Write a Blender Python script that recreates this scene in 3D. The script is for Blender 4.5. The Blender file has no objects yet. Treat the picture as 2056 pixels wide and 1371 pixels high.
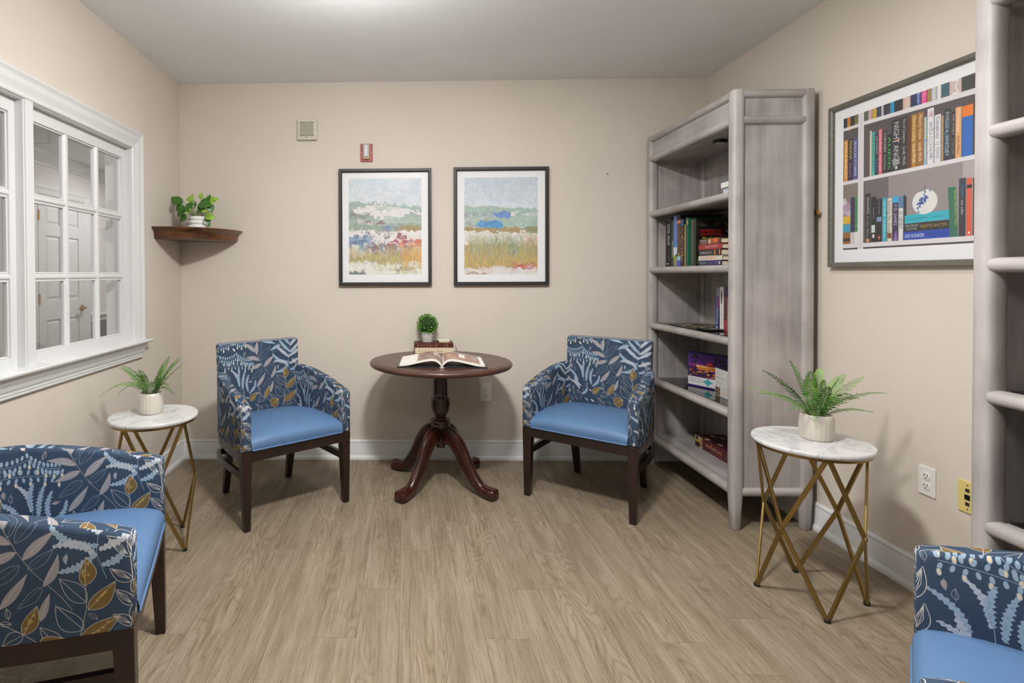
import bpy, bmesh, math, random
import numpy as np
from mathutils import Vector, Matrix

# ------------------------------------------------------------------ camera, world, light, exposure
scene = bpy.context.scene
COL = scene.collection
IMG_W, IMG_H, FPX = 2056.0, 1371.0, 1088.0
CAM_YAW, CAM_PITCH, CAM_ROLL = 0.024542, -0.012864, -0.004387
PPX, PPY = 788.73, 563.57
CAM_H = 1.284
def camera_axes():
    cy, sy = math.cos(CAM_YAW), math.sin(CAM_YAW)
    r = Vector((cy, sy, 0)); f = Vector((-sy, cy, 0)); u = Vector((0, 0, 1))
    cp, sp = math.cos(CAM_PITCH), math.sin(CAM_PITCH)
    f, u = cp * f + sp * u, cp * u - sp * f
    cr, sr = math.cos(CAM_ROLL), math.sin(CAM_ROLL)
    r, u = cr * r + sr * u, cr * u - sr * r
    return r, u, f
_r, _u, _f = camera_axes()
cam_data = bpy.data.cameras.new('camera')
cam_data.sensor_fit = 'HORIZONTAL'
cam_data.sensor_width = 36.0
cam_data.lens = FPX / IMG_W * 36.0
cam_data.shift_x = (IMG_W / 2 - PPX) / IMG_W
cam_data.shift_y = -(IMG_H / 2 - PPY) / IMG_W
cam_data.clip_start = 0.05
camera = bpy.data.objects.new('camera', cam_data)
COL.objects.link(camera)
camera.matrix_world = Matrix(((_r.x, _u.x, -_f.x, 0), (_r.y, _u.y, -_f.y, 0), (_r.z, _u.z, -_f.z, CAM_H), (0, 0, 0, 1)))
scene.camera = camera

world = bpy.data.worlds.new('world')
scene.world = world
world.use_nodes = True
world.node_tree.nodes['Background'].inputs[0].default_value = (0.75, 0.8, 0.9, 1)
world.node_tree.nodes['Background'].inputs[1].default_value = 0.15

vs = scene.view_settings
vs.view_transform = 'Standard'
vs.look = 'None'
vs.exposure = 0.60
vs.gamma = 1.0
vs.use_curve_mapping = False
scene.cycles.use_denoising = True
scene.cycles.adaptive_threshold = 0.02
scene.cycles.max_bounces = 8
scene.cycles.caustics_reflective = False
scene.cycles.caustics_refractive = False

def area_lamp(name, loc, target, size, watts, color):
    d = bpy.data.lights.new(name, 'AREA')
    d.shape = 'DISK'; d.size = size; d.energy = watts; d.color = color
    o = bpy.data.objects.new(name, d); COL.objects.link(o)
    o.location = loc
    o.rotation_euler = (Vector(target) - Vector(loc)).to_track_quat('-Z', 'Y').to_euler()
    return o
def bulb_lamp(name, loc, radius, watts, color):
    d = bpy.data.lights.new(name, 'POINT')
    d.shadow_soft_size = radius; d.energy = watts; d.color = color
    o = bpy.data.objects.new(name, d); COL.objects.link(o); o.location = loc
    return o
WARM = (1.0, 0.985, 0.965)
bulb_lamp('ceiling_lamp_near_window', (-0.22, 2.12, 2.34), 0.10, 13.5, WARM)
area_lamp('ceiling_lamp_middle', (0.12, 1.35, 2.57), (0.08, 1.70, 0), 0.24, 43, WARM)
area_lamp('ceiling_lamp_bookcase_side', (0.95, 1.95, 2.57), (0.75, 2.20, 0), 0.26, 7, WARM)
area_lamp('fill_lamp_behind_camera', (0.2, -0.4, 2.57), (0.1, 0.2, 0), 0.8, 12, WARM)  # broad fill added behind the camera, not a known fixture
area_lamp('hall_lamp', (-2.5, 5.65, 2.40), (-2.6, 5.45, 0), 0.7, 15, (1.0, 0.98, 0.96))
area_lamp('hall_jamb_fill', (-2.55, 2.3, 2.40), (-2.55, 2.3, 0), 0.7, 12, (1.0, 0.98, 0.96))  # unseen weak lamp, added to brighten the window jamb

# ------------------------------------------------------------------ helpers: properties, objects, materials
def lin(c):
    return tuple(((v / 255.0) / 12.92 if v / 255.0 <= 0.04045 else ((v / 255.0 + 0.055) / 1.055) ** 2.4) for v in c)

def empty(name, loc=(0, 0, 0), rz=0.0):
    o = bpy.data.objects.new(name, None)
    COL.objects.link(o)
    o.location = loc; o.rotation_euler = (0, 0, rz)
    o.empty_display_size = 0.05
    return o

def tag(o, label=None, category=None, group=None, kind=None):
    if label: o['label'] = label
    if category: o['category'] = category
    if group: o['group'] = group
    if kind: o['kind'] = kind
    return o

def copy_tree(o, parent=None):
    c = o.copy(); COL.objects.link(c); c.parent = parent
    for ch in list(o.children):
        copy_tree(ch, c)
    return c

def node_mat(name):
    m = bpy.data.materials.new(name); m.use_nodes = True
    nt = m.node_tree
    b = nt.nodes['Principled BSDF']
    return m, nt, b

def N(nt, kind, **kw):
    n = nt.nodes.new(kind)
    for k, v in kw.items():
        if k in n.inputs: n.inputs[k].default_value = v
        else: setattr(n, k, v)
    return n

def ramp(nt, stops):
    n = nt.nodes.new('ShaderNodeValToRGB')
    e = n.color_ramp.elements
    while len(e) < len(stops): e.new(0.5)
    for i, (p, c) in enumerate(stops):
        e[i].position = p; e[i].color = (*c, 1)
    return n

def mix_rgb(nt, blend='MIX', fac=0.5):
    n = nt.nodes.new('ShaderNodeMix'); n.data_type = 'RGBA'; n.blend_type = blend
    n.inputs[0].default_value = fac
    return n   # inputs 6,7 ; output 2

MATS = {}
def plain(name, rgb, rough=0.5, metal=0.0, spec=0.5, coat=0.0, var=0.0, vscale=8.0, bump=0.0, bscale=200.0, sheen=0.0, stretch=None):
    """procedural material: base colour broken up by noise, optional fine relief"""
    if name in MATS: return MATS[name]
    m, nt, b = node_mat(name)
    c = lin(rgb)
    b.inputs['Roughness'].default_value = rough
    b.inputs['Metallic'].default_value = metal
    b.inputs['Specular IOR Level'].default_value = spec
    b.inputs['Coat Weight'].default_value = coat
    b.inputs['Coat Roughness'].default_value = 0.15
    if sheen: b.inputs['Sheen Weight'].default_value = sheen
    tc = N(nt, 'ShaderNodeTexCoord')
    mp = N(nt, 'ShaderNodeMapping')
    if stretch: mp.inputs['Scale'].default_value = stretch
    nt.links.new(tc.outputs['Object'], mp.inputs[0])
    n = N(nt, 'ShaderNodeTexNoise', Scale=vscale, Detail=4.0)
    nt.links.new(mp.outputs[0], n.inputs['Vector'])
    lo = tuple(max(0, v * (1 - var)) for v in c); hi = tuple(min(1, v * (1 + var)) for v in c)
    rp = ramp(nt, [(0.3, lo), (0.7, hi)])
    nt.links.new(n.outputs['Fac'], rp.inputs[0])
    nt.links.new(rp.outputs[0], b.inputs['Base Color'])
    if bump:
        n2 = N(nt, 'ShaderNodeTexNoise', Scale=bscale, Detail=2.0)
        nt.links.new(mp.outputs[0], n2.inputs['Vector'])
        bp = N(nt, 'ShaderNodeBump', Strength=bump, Distance=0.002)
        nt.links.new(n2.outputs['Fac'], bp.inputs['Height'])
        nt.links.new(bp.outputs[0], b.inputs['Normal'])
    MATS[name] = m
    return m

def wood_mat(name, dark, mid, light, axis, rough=0.5, coat=0.0, fine=60.0, stretch=14.0, spec=0.5, big=3.0):
    """streaky wood finish with the grain running along the given axis"""
    if name in MATS: return MATS[name]
    m, nt, b = node_mat(name)
    b.inputs['Roughness'].default_value = rough
    b.inputs['Coat Weight'].default_value = coat
    b.inputs['Coat Roughness'].default_value = 0.12
    b.inputs['Specular IOR Level'].default_value = spec
    tc = N(nt, 'ShaderNodeTexCoord')
    mp = N(nt, 'ShaderNodeMapping')
    sc = [1.0, 1.0, 1.0]; sc['xyz'.index(axis)] = 1.0 / stretch
    mp.inputs['Scale'].default_value = sc
    nt.links.new(tc.outputs['Object'], mp.inputs[0])
    n1 = N(nt, 'ShaderNodeTexNoise', Scale=fine, Detail=5.0, Roughness=0.6)
    n2 = N(nt, 'ShaderNodeTexNoise', Scale=big, Detail=3.0)
    nt.links.new(mp.outputs[0], n1.inputs['Vector'])
    nt.links.new(tc.outputs['Object'], n2.inputs['Vector'])
    mx = N(nt, 'ShaderNodeMath', operation='ADD')
    ml = N(nt, 'ShaderNodeMath', operation='MULTIPLY'); ml.inputs[1].default_value = 0.5
    nt.links.new(n1.outputs['Fac'], mx.inputs[0]); nt.links.new(n2.outputs['Fac'], mx.inputs[1])
    nt.links.new(mx.outputs[0], ml.inputs[0])
    rp = ramp(nt, [(0.36, lin(dark)), (0.5, lin(mid)), (0.66, lin(light))])
    nt.links.new(ml.outputs[0], rp.inputs[0])
    nt.links.new(rp.outputs[0], b.inputs['Base Color'])
    bp = N(nt, 'ShaderNodeBump', Strength=0.12, Distance=0.001)
    nt.links.new(n1.outputs['Fac'], bp.inputs['Height']); nt.links.new(bp.outputs[0], b.inputs['Normal'])
    MATS[name] = m
    return m

def pane_mat(name, tint=(1, 1, 1), gloss=0.05, reflect=0.7):
    """thin clear glazing: what lies behind shows through, with a Fresnel reflection on top"""
    if name in MATS: return MATS[name]
    m = bpy.data.materials.new(name); m.use_nodes = True
    nt = m.node_tree; nt.nodes.clear()
    out = N(nt, 'ShaderNodeOutputMaterial')
    tr = N(nt, 'ShaderNodeBsdfTransparent'); tr.inputs[0].default_value = (*tint, 1)
    gl = N(nt, 'ShaderNodeBsdfGlossy'); gl.inputs['Roughness'].default_value = gloss
    fr = N(nt, 'ShaderNodeFresnel'); fr.inputs['IOR'].default_value = 1.45
    mx = N(nt, 'ShaderNodeMixShader')
    ml = N(nt, 'ShaderNodeMath', operation='MULTIPLY'); ml.inputs[1].default_value = reflect
    nt.links.new(fr.outputs[0], ml.inputs[0]); nt.links.new(ml.outputs[0], mx.inputs[0])
    nt.links.new(tr.outputs[0], mx.inputs[1]); nt.links.new(gl.outputs[0], mx.inputs[2])
    nt.links.new(mx.outputs[0], out.inputs[0])
    MATS[name] = m
    return m

# ------------------------------------------------------------------ helpers: mesh building
class MB:
    """collects vertices and faces; build() links them as one mesh object"""
    def __init__(s): s.v = []; s.f = []; s.mi = []; s.uv = {}
    def add(s, verts, faces, mi=0):
        o = len(s.v); s.v += [tuple(p) for p in verts]
        for f in faces: s.f.append(tuple(i + o for i in f)); s.mi.append(mi)
        return s
    def box(s, x0, x1, y0, y1, z0, z1, mi=0):
        return s.add([(x0, y0, z0), (x1, y0, z0), (x1, y1, z0), (x0, y1, z0), (x0, y0, z1), (x1, y0, z1), (x1, y1, z1), (x0, y1, z1)],
                     [(0, 3, 2, 1), (4, 5, 6, 7), (0, 1, 5, 4), (1, 2, 6, 5), (2, 3, 7, 6), (3, 0, 4, 7)], mi)
    def hexa(s, p, mi=0):   # 8 points, bottom ring then top ring (counter-clockwise seen from above)
        return s.add(p, [(0, 3, 2, 1), (4, 5, 6, 7), (0, 1, 5, 4), (1, 2, 6, 5), (2, 3, 7, 6), (3, 0, 4, 7)], mi)
    def rings(s, rings, closed=True, caps=True, mi=0):
        n = len(rings[0]); o = len(s.v)
        for r in rings: s.v += [tuple(p) for p in r]
        for i in range(len(rings) - 1):
            for j in range(n if closed else n - 1):
                a, b = o + i * n + j, o + i * n + (j + 1) % n
                s.f.append((a, b, b + n, a + n)); s.mi.append(mi)
        if caps and closed:
            s.f.append(tuple(o + j for j in reversed(range(n)))); s.mi.append(mi)
            k = o + (len(rings) - 1) * n
            s.f.append(tuple(k + j for j in range(n))); s.mi.append(mi)
        return s
    def lathe(s, prof, n=32, c=(0, 0), caps=True, mod=None, mi=0):
        rings = []
        for r, z in prof:
            ring = []
            for j in range(n):
                t = 2 * math.pi * j / n
                rr = r * (mod(t, z) if mod else 1.0)
                ring.append((c[0] + rr * math.cos(t), c[1] + rr * math.sin(t), z))
            rings.append(ring)
        return s.rings(rings, True, caps, mi)
    def sweep(s, path, sect, up=(0, 0, 1), scales=None, caps=True, mi=0):
        """section points (a,b): a along the side vector, b along the up vector"""
        P = [Vector(p) for p in path]; rings = []
        for i, q in enumerate(P):
            t = (P[min(i + 1, len(P) - 1)] - P[max(i - 1, 0)]).normalized()
            U = Vector(up)
            side = t.cross(U)
            if side.length < 1e-4: side = t.cross(Vector((0, 1, 0)))
            side.normalize(); w = side.cross(t).normalized()
            k = scales[i] if scales else 1.0
            rings.append([q + side * (a * k) + w * (b * k) for a, b in sect])
        return s.rings(rings, True, caps, mi)
    def tube(s, path, r, n=8, scales=None, mi=0):
        return s.sweep(path, [(r * math.cos(2 * math.pi * j / n), r * math.sin(2 * math.pi * j / n)) for j in range(n)], scales=scales, mi=mi)
    def prism(s, poly, axis, a0, a1, mi=0):
        """extrude a 2D polygon along an axis ('x': (y,z) points, 'y': (x,z), 'z': (x,y))"""
        def P(q, a): return {'x': (a, q[0], q[1]), 'y': (q[0], a, q[1]), 'z': (q[0], q[1], a)}[axis]
        return s.rings([[P(q, a0) for q in poly], [P(q, a1) for q in poly]], True, True, mi)
    def mesh(s, name, mats, smooth=False, bevel=0.0, seg=2, recalc=True, angle=40, uv=None):
        me = bpy.data.meshes.new(name)
        me.from_pydata(s.v, [], s.f)
        for i, p in enumerate(me.polygons): p.material_index = s.mi[i]
        bm = bmesh.new(); bm.from_mesh(me)
        if recalc: bmesh.ops.recalc_face_normals(bm, faces=bm.faces)
        if bevel:
            es = [e for e in bm.edges if len(e.link_faces) == 2 and e.calc_face_angle(0) > math.radians(angle)]
            bmesh.ops.bevel(bm, geom=es, offset=bevel, segments=seg, profile=0.5, affect='EDGES', clamp_overlap=True)
        bm.to_mesh(me); bm.free()
        if smooth:
            for p in me.polygons: p.use_smooth = True
            try: me.set_sharp_from_angle(angle=math.radians(48))
            except Exception: pass
        for m in (mats if isinstance(mats, (list, tuple)) else [mats]): me.materials.append(m)
        if uv: uv(me)
        return me
    def build(s, name, mats, parent=None, **kw):
        o = bpy.data.objects.new(name, s.mesh(name, mats, **kw))
        COL.objects.link(o)
        if parent is not None: o.parent = parent
        return o

def link_mesh(name, me, parent=None, loc=(0, 0, 0), rz=0.0):
    o = bpy.data.objects.new(name, me); COL.objects.link(o)
    o.location = loc; o.rotation_euler = (0, 0, rz)
    if parent is not None: o.parent = parent
    return o

def set_uv(me, fn):
    """fn(normal, co) -> (u, v) for every loop"""
    lay = me.uv_layers.new(name='UVMap')
    for p in me.polygons:
        for li in p.loop_indices:
            lay.data[li].uv = fn(p.normal, me.vertices[me.loops[li].vertex_index].co)

def curve_pts(pts, n=10):
    """Catmull-Rom through the points"""
    P = [Vector(p) for p in pts]; P = [2 * P[0] - P[1]] + P + [2 * P[-1] - P[-2]]; out = []
    for i in range(1, len(P) - 2):
        for k in range(n):
            t = k / n
            a, b, c, d = P[i - 1], P[i], P[i + 1], P[i + 2]
            out.append(0.5 * ((2 * b) + (c - a) * t + (2 * a - 5 * b + 4 * c - d) * t * t + (3 * b - a - 3 * c + d) * t ** 3))
    out.append(P[-2])
    return out

def lerp_tab(tab, x):
    for i in range(len(tab) - 1):
        if x <= tab[i + 1][0]:
            t = (x - tab[i][0]) / (tab[i + 1][0] - tab[i][0])
            return tab[i][1] + t * (tab[i + 1][1] - tab[i][1])
    return tab[-1][1]

# ------------------------------------------------------------------ helpers: flat print drawn by code
TEXT_CACHE = {}
def text_tris(s):
    if s not in TEXT_CACHE:
        cu = bpy.data.curves.new('lettering', 'FONT'); cu.body = s; cu.resolution_u = 3
        ob = bpy.data.objects.new('lettering', cu)
        me = ob.to_mesh()
        me.calc_loop_triangles()
        v = np.array([w.co[:2] for w in me.vertices]).reshape(-1, 2)
        t = [v[list(q.vertices)] for q in me.loop_triangles]
        ob.to_mesh_clear(); bpy.data.objects.remove(ob); bpy.data.curves.remove(cu)
        TEXT_CACHE[s] = (t, (v[:, 0].min(), v[:, 0].max(), v[:, 1].min(), v[:, 1].max()) if len(v) else (0, 1, 0, 1))
    return TEXT_CACHE[s]

class Canvas:
    """a sheet of print: x to the right, y up, in its own units; drawn with filled outlines"""
    def __init__(s, w, h, px, bg):
        s.w, s.h = w, h; s.k = px / w
        s.W, s.H = int(px), int(round(h * s.k))
        s.a = np.empty((s.H, s.W, 3), np.float32); s.a[:] = np.array(bg) / 255.0
    def poly(s, pts, rgb, alpha=1.0):
        p = np.asarray(pts, float) * s.k
        x0, x1 = int(max(0, math.floor(p[:, 0].min()))), int(min(s.W, math.ceil(p[:, 0].max()) + 1))
        y0, y1 = int(max(0, math.floor(p[:, 1].min()))), int(min(s.H, math.ceil(p[:, 1].max()) + 1))
        if x1 <= x0 or y1 <= y0: return
        cov = np.zeros((y1 - y0, x1 - x0), np.float32)
        for sx, sy in ((0.25, 0.25), (0.75, 0.25), (0.25, 0.75), (0.75, 0.75)):
            X = np.arange(x0, x1)[None, :] + sx; Y = np.arange(y0, y1)[:, None] + sy
            ins = np.zeros(cov.shape, bool)
            for i in range(len(p)):
                (ax, ay), (bx, by) = p[i - 1], p[i]
                if ay == by: continue
                c = ((ay > Y) != (by > Y)) & (X < (bx - ax) * (Y - ay) / (by - ay) + ax)
                ins ^= c
            cov += ins * 0.25
        cov = (cov * alpha)[..., None]
        reg = s.a[y0:y1, x0:x1]
        reg[:] = reg * (1 - cov) + np.array(rgb, np.float32) / 255.0 * cov
    def rect(s, x0, y0, x1, y1, rgb, alpha=1.0): s.poly([(x0, y0), (x1, y0), (x1, y1), (x0, y1)], rgb, alpha)
    def ell(s, cx, cy, rx, ry, rgb, alpha=1.0, rot=0.0, n=20):
        c, q = math.cos(rot), math.sin(rot)
        s.poly([(cx + rx * math.cos(t) * c - ry * math.sin(t) * q, cy + rx * math.cos(t) * q + ry * math.sin(t) * c) for t in np.linspace(0, 2 * math.pi, n, endpoint=False)], rgb, alpha)
    def line(s, pts, wd, rgb, alpha=1.0, taper=False):
        P = [np.array(p, float) for p in pts]; L, R = [], []
        for i, q in enumerate(P):
            t = P[min(i + 1, len(P) - 1)] - P[max(i - 1, 0)]; t = t / (np.linalg.norm(t) + 1e-9)
            k = wd / 2 * ((1 - 0.8 * i / max(1, len(P) - 1)) if taper else 1)
            nrm = np.array((-t[1], t[0])) * k; L.append(q + nrm); R.append(q - nrm)
        s.poly(L + R[::-1], rgb, alpha)
    def text(s, txt, x, y, size, rgb, width=None, rot=0.0, sx=1.0, alpha=1.0, slant=0.0):
        """baseline-left at (x,y); size = cap height; width squeezes the line to fit"""
        tris, bb = text_tris(txt)
        k = size / 0.69; kx = k * sx
        if width: kx = width / max(1e-6, bb[1] - bb[0])
        c, q = math.cos(rot), math.sin(rot)
        for t in tris:
            X = (t[:, 0] - bb[0] + t[:, 1] * slant) * kx; Y = t[:, 1] * k
            s.poly(np.stack([x + X * c - Y * q, y + X * q + Y * c], 1), rgb, alpha)
    def image(s, name):
        im = bpy.data.images.new(name, s.W, s.H)
        buf = np.ones((s.H, s.W, 4), np.float32); buf[..., :3] = np.clip(s.a, 0, 1)
        im.pixels.foreach_set(buf.ravel()); im.update(); im.pack()
        return im

def vnoise(rng, h, w, cells_y, cells_x):
    g = rng.random((cells_y + 2, cells_x + 2))
    y = np.linspace(0, cells_y, h, endpoint=False); x = np.linspace(0, cells_x, w, endpoint=False)
    yi, xi = y.astype(int), x.astype(int); fy, fx = (y - yi)[:, None], (x - xi)[None, :]
    fy = fy * fy * (3 - 2 * fy); fx = fx * fx * (3 - 2 * fx)
    a = g[yi][:, xi]; b = g[yi][:, xi + 1]; c = g[yi + 1][:, xi]; d = g[yi + 1][:, xi + 1]
    return (a * (1 - fx) + b * fx) * (1 - fy) + (c * (1 - fx) + d * fx) * fy

def print_mat(name, canvas, rough=0.6, coat=0.0, weave=0.0, spec=0.4):
    m, nt, b = node_mat(name)
    im = N(nt, 'ShaderNodeTexImage'); im.image = canvas.image(name)
    uv = N(nt, 'ShaderNodeUVMap')
    nt.links.new(uv.outputs[0], im.inputs[0])
    nz = N(nt, 'ShaderNodeTexNoise', Scale=900.0 if weave else 30.0, Detail=2.0)
    tc = N(nt, 'ShaderNodeTexCoord'); nt.links.new(tc.outputs['Object'], nz.inputs['Vector'])
    mx = mix_rgb(nt, 'MULTIPLY', 0.35 if weave else 0.06)
    rp = ramp(nt, [(0.3, (0.55, 0.55, 0.55)), (0.7, (1, 1, 1))])
    nt.links.new(nz.outputs['Fac'], rp.inputs[0])
    nt.links.new(im.outputs[0], mx.inputs[6]); nt.links.new(rp.outputs[0], mx.inputs[7])
    nt.links.new(mx.outputs[2], b.inputs['Base Color'])
    b.inputs['Roughness'].default_value = rough; b.inputs['Coat Weight'].default_value = coat
    b.inputs['Specular IOR Level'].default_value = spec
    if weave:
        bp = N(nt, 'ShaderNodeBump', Strength=weave, Distance=0.001)
        nt.links.new(nz.outputs['Fac'], bp.inputs['Height']); nt.links.new(bp.outputs[0], b.inputs['Normal'])
    return m

def face_uv(me):
    """each axis-facing side of a box gets the whole sheet (0..1), upright as seen from outside"""
    co = np.array([v.co[:] for v in me.vertices]); lo, hi = co.min(0), co.max(0); d = np.maximum(hi - lo, 1e-6)
    def fn(n, c):
        x, y, z = [(c[i] - lo[i]) / d[i] for i in range(3)]
        ax = max(range(3), key=lambda i: abs(n[i]))
        if ax == 0: return (1 - y, z) if n[0] < 0 else (y, z)
        if ax == 1: return (x, z) if n[1] < 0 else (1 - x, z)
        return (x, y) if n[2] > 0 else (x, 1 - y)
    set_uv(me, fn)

def print_box(name, parent, x0, x1, y0, y1, z0, z1, base, sides, bevel=0.0):
    """box whose sides listed in `sides` ('-x','-y','+z',...) carry a printed sheet"""
    mb = MB(); keys = ['-z', '+z', '-y', '+x', '+y', '-x']
    mats = [base]; mb.box(x0, x1, y0, y1, z0, z1)
    for i, k in enumerate(keys):
        if k in sides: mats.append(sides[k]); mb.mi[i] = len(mats) - 1
    return mb.build(name, mats, parent, bevel=bevel, seg=1, uv=face_uv)

# ------------------------------------------------------------------ the setting
XL, XR, YB, ZC, YF = -1.57, 2.05, 3.745, 2.606, -1.6
rnd = random.Random(7)

def wall_paint(name, rgb):
    return plain(name, rgb, rough=0.75, spec=0.25, var=0.025, vscale=2.2, bump=0.05, bscale=260.0)
M_WALL = wall_paint('beige_wall_paint', (212, 203, 191))
M_CEIL = wall_paint('ceiling_paint', (240, 242, 244))
M_TRIM = plain('white_trim_paint', (216, 217, 217), rough=0.38, spec=0.5, var=0.015, vscale=3.0)
M_HALL = wall_paint('hall_wall_paint', (214, 211, 208))
M_SLATE = wall_paint('slate_wall_paint', (92, 96, 110))

def struct(name, mb, m, parent=None, **kw):
    o = mb.build(name, m, parent, **kw)
    if parent is None: o['kind'] = 'structure'
    return o

floor = struct('floor', MB().box(XL - 0.14, XR + 0.1, YF - 0.1, YB + 0.1, -0.08, -0.004), plain('floor_joint_dark', (150, 128, 104), rough=0.9))

def plank_material():
    m, nt, b = node_mat('oak_vinyl_plank')
    tc = N(nt, 'ShaderNodeTexCoord'); oi = N(nt, 'ShaderNodeObjectInfo')
    off = N(nt, 'ShaderNodeVectorMath', operation='SCALE'); off.inputs[0].default_value = (37.0, 53.0, 11.0)
    nt.links.new(oi.outputs['Random'], off.inputs['Scale'])
    ad = N(nt, 'ShaderNodeVectorMath', operation='ADD')
    nt.links.new(tc.outputs['Object'], ad.inputs[0]); nt.links.new(off.outputs[0], ad.inputs[1])
    def mapped(sx, sy):
        mp = N(nt, 'ShaderNodeMapping'); mp.inputs['Scale'].default_value = (sx, sy, 1)
        nt.links.new(ad.outputs[0], mp.inputs[0]); return mp
    def noise(mp, scale, detail=4.0, rough=0.55):
        n = N(nt, 'ShaderNodeTexNoise', Scale=scale, Detail=detail, Roughness=rough)
        nt.links.new(mp.outputs[0], n.inputs['Vector']); return n
    broad = noise(mapped(1, 0.09), 22.0)
    fine = noise(mapped(1, 0.028), 210.0, 6.0, 0.7)
    pore = noise(mapped(1, 0.06), 520.0, 2.0, 0.5)
    fig = noise(mapped(1, 0.20), 8.0, 2.0, 0.4)
    mul = N(nt, 'ShaderNodeMath', operation='MULTIPLY'); mul.inputs[1].default_value = 17.0
    nt.links.new(fig.outputs['Fac'], mul.inputs[0])
    fr = N(nt, 'ShaderNodeMath', operation='FRACT'); nt.links.new(mul.outputs[0], fr.inputs[0])
    base = ramp(nt, [(0.3, lin((128, 115, 97))), (0.5, lin((140, 127, 109))), (0.7, lin((153, 141, 124)))])
    nt.links.new(broad.outputs['Fac'], base.inputs[0])
    fr_r = ramp(nt, [(0.34, (0.66, 0.61, 0.54)), (0.48, (0.95, 0.94, 0.92)), (0.68, (1.12, 1.12, 1.12))])
    nt.links.new(fine.outputs['Fac'], fr_r.inputs[0])
    m1 = mix_rgb(nt, 'MULTIPLY', 1.0)
    nt.links.new(base.outputs[0], m1.inputs[6]); nt.links.new(fr_r.outputs[0], m1.inputs[7])
    ring = ramp(nt, [(0.0, (0.70, 0.66, 0.60)), (0.22, (1, 1, 1)), (0.6, (1.1, 1.1, 1.1)), (1.0, (0.9, 0.88, 0.85))])
    nt.links.new(fr.outputs[0], ring.inputs[0])
    m2 = mix_rgb(nt, 'MULTIPLY', 0.55)
    where = noise(mapped(1, 0.22), 5.0, 1.0, 0.4)
    wr = ramp(nt, [(0.48, (0.08, 0.08, 0.08)), (0.60, (0.85, 0.85, 0.85))])
    nt.links.new(where.outputs['Fac'], wr.inputs[0]); nt.links.new(wr.outputs[0], m2.inputs[0])
    nt.links.new(m1.outputs[2], m2.inputs[6]); nt.links.new(ring.outputs[0], m2.inputs[7])
    pr = ramp(nt, [(0.30, (0.62, 0.56, 0.48)), (0.40, (1, 1, 1))])
    nt.links.new(pore.outputs['Fac'], pr.inputs[0])
    m3 = mix_rgb(nt, 'MULTIPLY', 0.6)
    nt.links.new(m2.outputs[2], m3.inputs[6]); nt.links.new(pr.outputs[0], m3.inputs[7])
    tone = ramp(nt, [(0.0, (0.96, 0.955, 0.95)), (1.0, (1.03, 1.025, 1.02))])
    nt.links.new(oi.outputs['Random'], tone.inputs[0])
    m4 = mix_rgb(nt, 'MULTIPLY', 1.0)
    nt.links.new(m3.outputs[2], m4.inputs[6]); nt.links.new(tone.outputs[0], m4.inputs[7])
    nt.links.new(m4.outputs[2], b.inputs['Base Color'])
    b.inputs['Roughness'].default_value = 0.5; b.inputs['Specular IOR Level'].default_value = 0.35
    bp = N(nt, 'ShaderNodeBump', Strength=0.15, Distance=0.001)
    nt.links.new(fine.outputs['Fac'], bp.inputs['Height']); nt.links.new(bp.outputs[0], b.inputs['Normal'])
    return m
M_PLANK = plank_material()
PW, PL, PX0 = 0.152, 1.22, -0.03
JOINT = {-8: 2.50, -7: 2.80, -6: 1.90, -5: 2.20, -4: 2.50, -3: 2.797, -2: 1.893, -1: 2.193, 0: 2.50, 1: 2.80, 2: 1.896, 3: 2.197, 4: 2.493, 5: 2.787, 6: 1.888, 7: 1.74, 8: 2.025, 9: 2.40, 10: 2.75, 11: 1.9}
PLANK_MESH = {}
def plank_mesh(w, l):
    k = (round(w, 3), round(l, 3))
    if k not in PLANK_MESH:
        c, g = 0.0003, 0.0001
        mb = MB().hexa([(g, g, -0.004), (w - g, g, -0.004), (w - g, l - g, -0.004), (g, l - g, -0.004),
                        (g + c, g + c, 0), (w - g - c, g + c, 0), (w - g - c, l - g - c, 0), (g + c, l - g - c, 0)])
        PLANK_MESH[k] = mb.mesh('plank', M_PLANK)
    return PLANK_MESH[k]
k = -12
while PX0 + PW * k < XR:
    x0 = max(PX0 + PW * k, XL); x1 = min(PX0 + PW * (k + 1), XR)
    if x1 - x0 > 0.005:
        y = JOINT.get(k, 2.0 + 0.305 * (k % 4)) - PL * 4
        while y < YB:
            a, b = max(y, YF), min(y + PL, YB)
            if b - a > 0.005: link_mesh('plank', plank_mesh(x1 - x0, b - a), floor, (x0, a, 0))
            y += PL
    k += 1

struct('ceiling', MB().box(XL - 0.14, XR + 0.1, YF - 0.1, YB + 0.1, ZC, ZC + 0.1), M_CEIL)
struct('wall_back', MB().box(XL - 0.14, XR + 0.1, YB, YB + 0.1, 0, ZC), M_WALL)
struct('wall_right', MB().box(XR, XR + 0.1, YF, YB, 0, ZC), M_WALL)
struct('wall_front', MB().box(XL - 0.14, XR + 0.1, YF - 0.1, YF, 0, ZC), M_WALL)
# window opening in the left wall
OY0, OY1, OZ0, OZ1, WT = 1.372, 3.062, 0.897, 2.008, 0.14
MUL0, MUL1 = 2.186, 2.247
wl = MB()
wl.box(XL - WT, XL, YF, OY0, 0, ZC); wl.box(XL - WT, XL, OY1, YB, 0, ZC)
wl.box(XL - WT, XL, OY0, OY1, 0, OZ0); wl.box(XL - WT, XL, OY0, OY1, OZ1, ZC)
struct('wall_left', wl, M_WALL)

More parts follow.
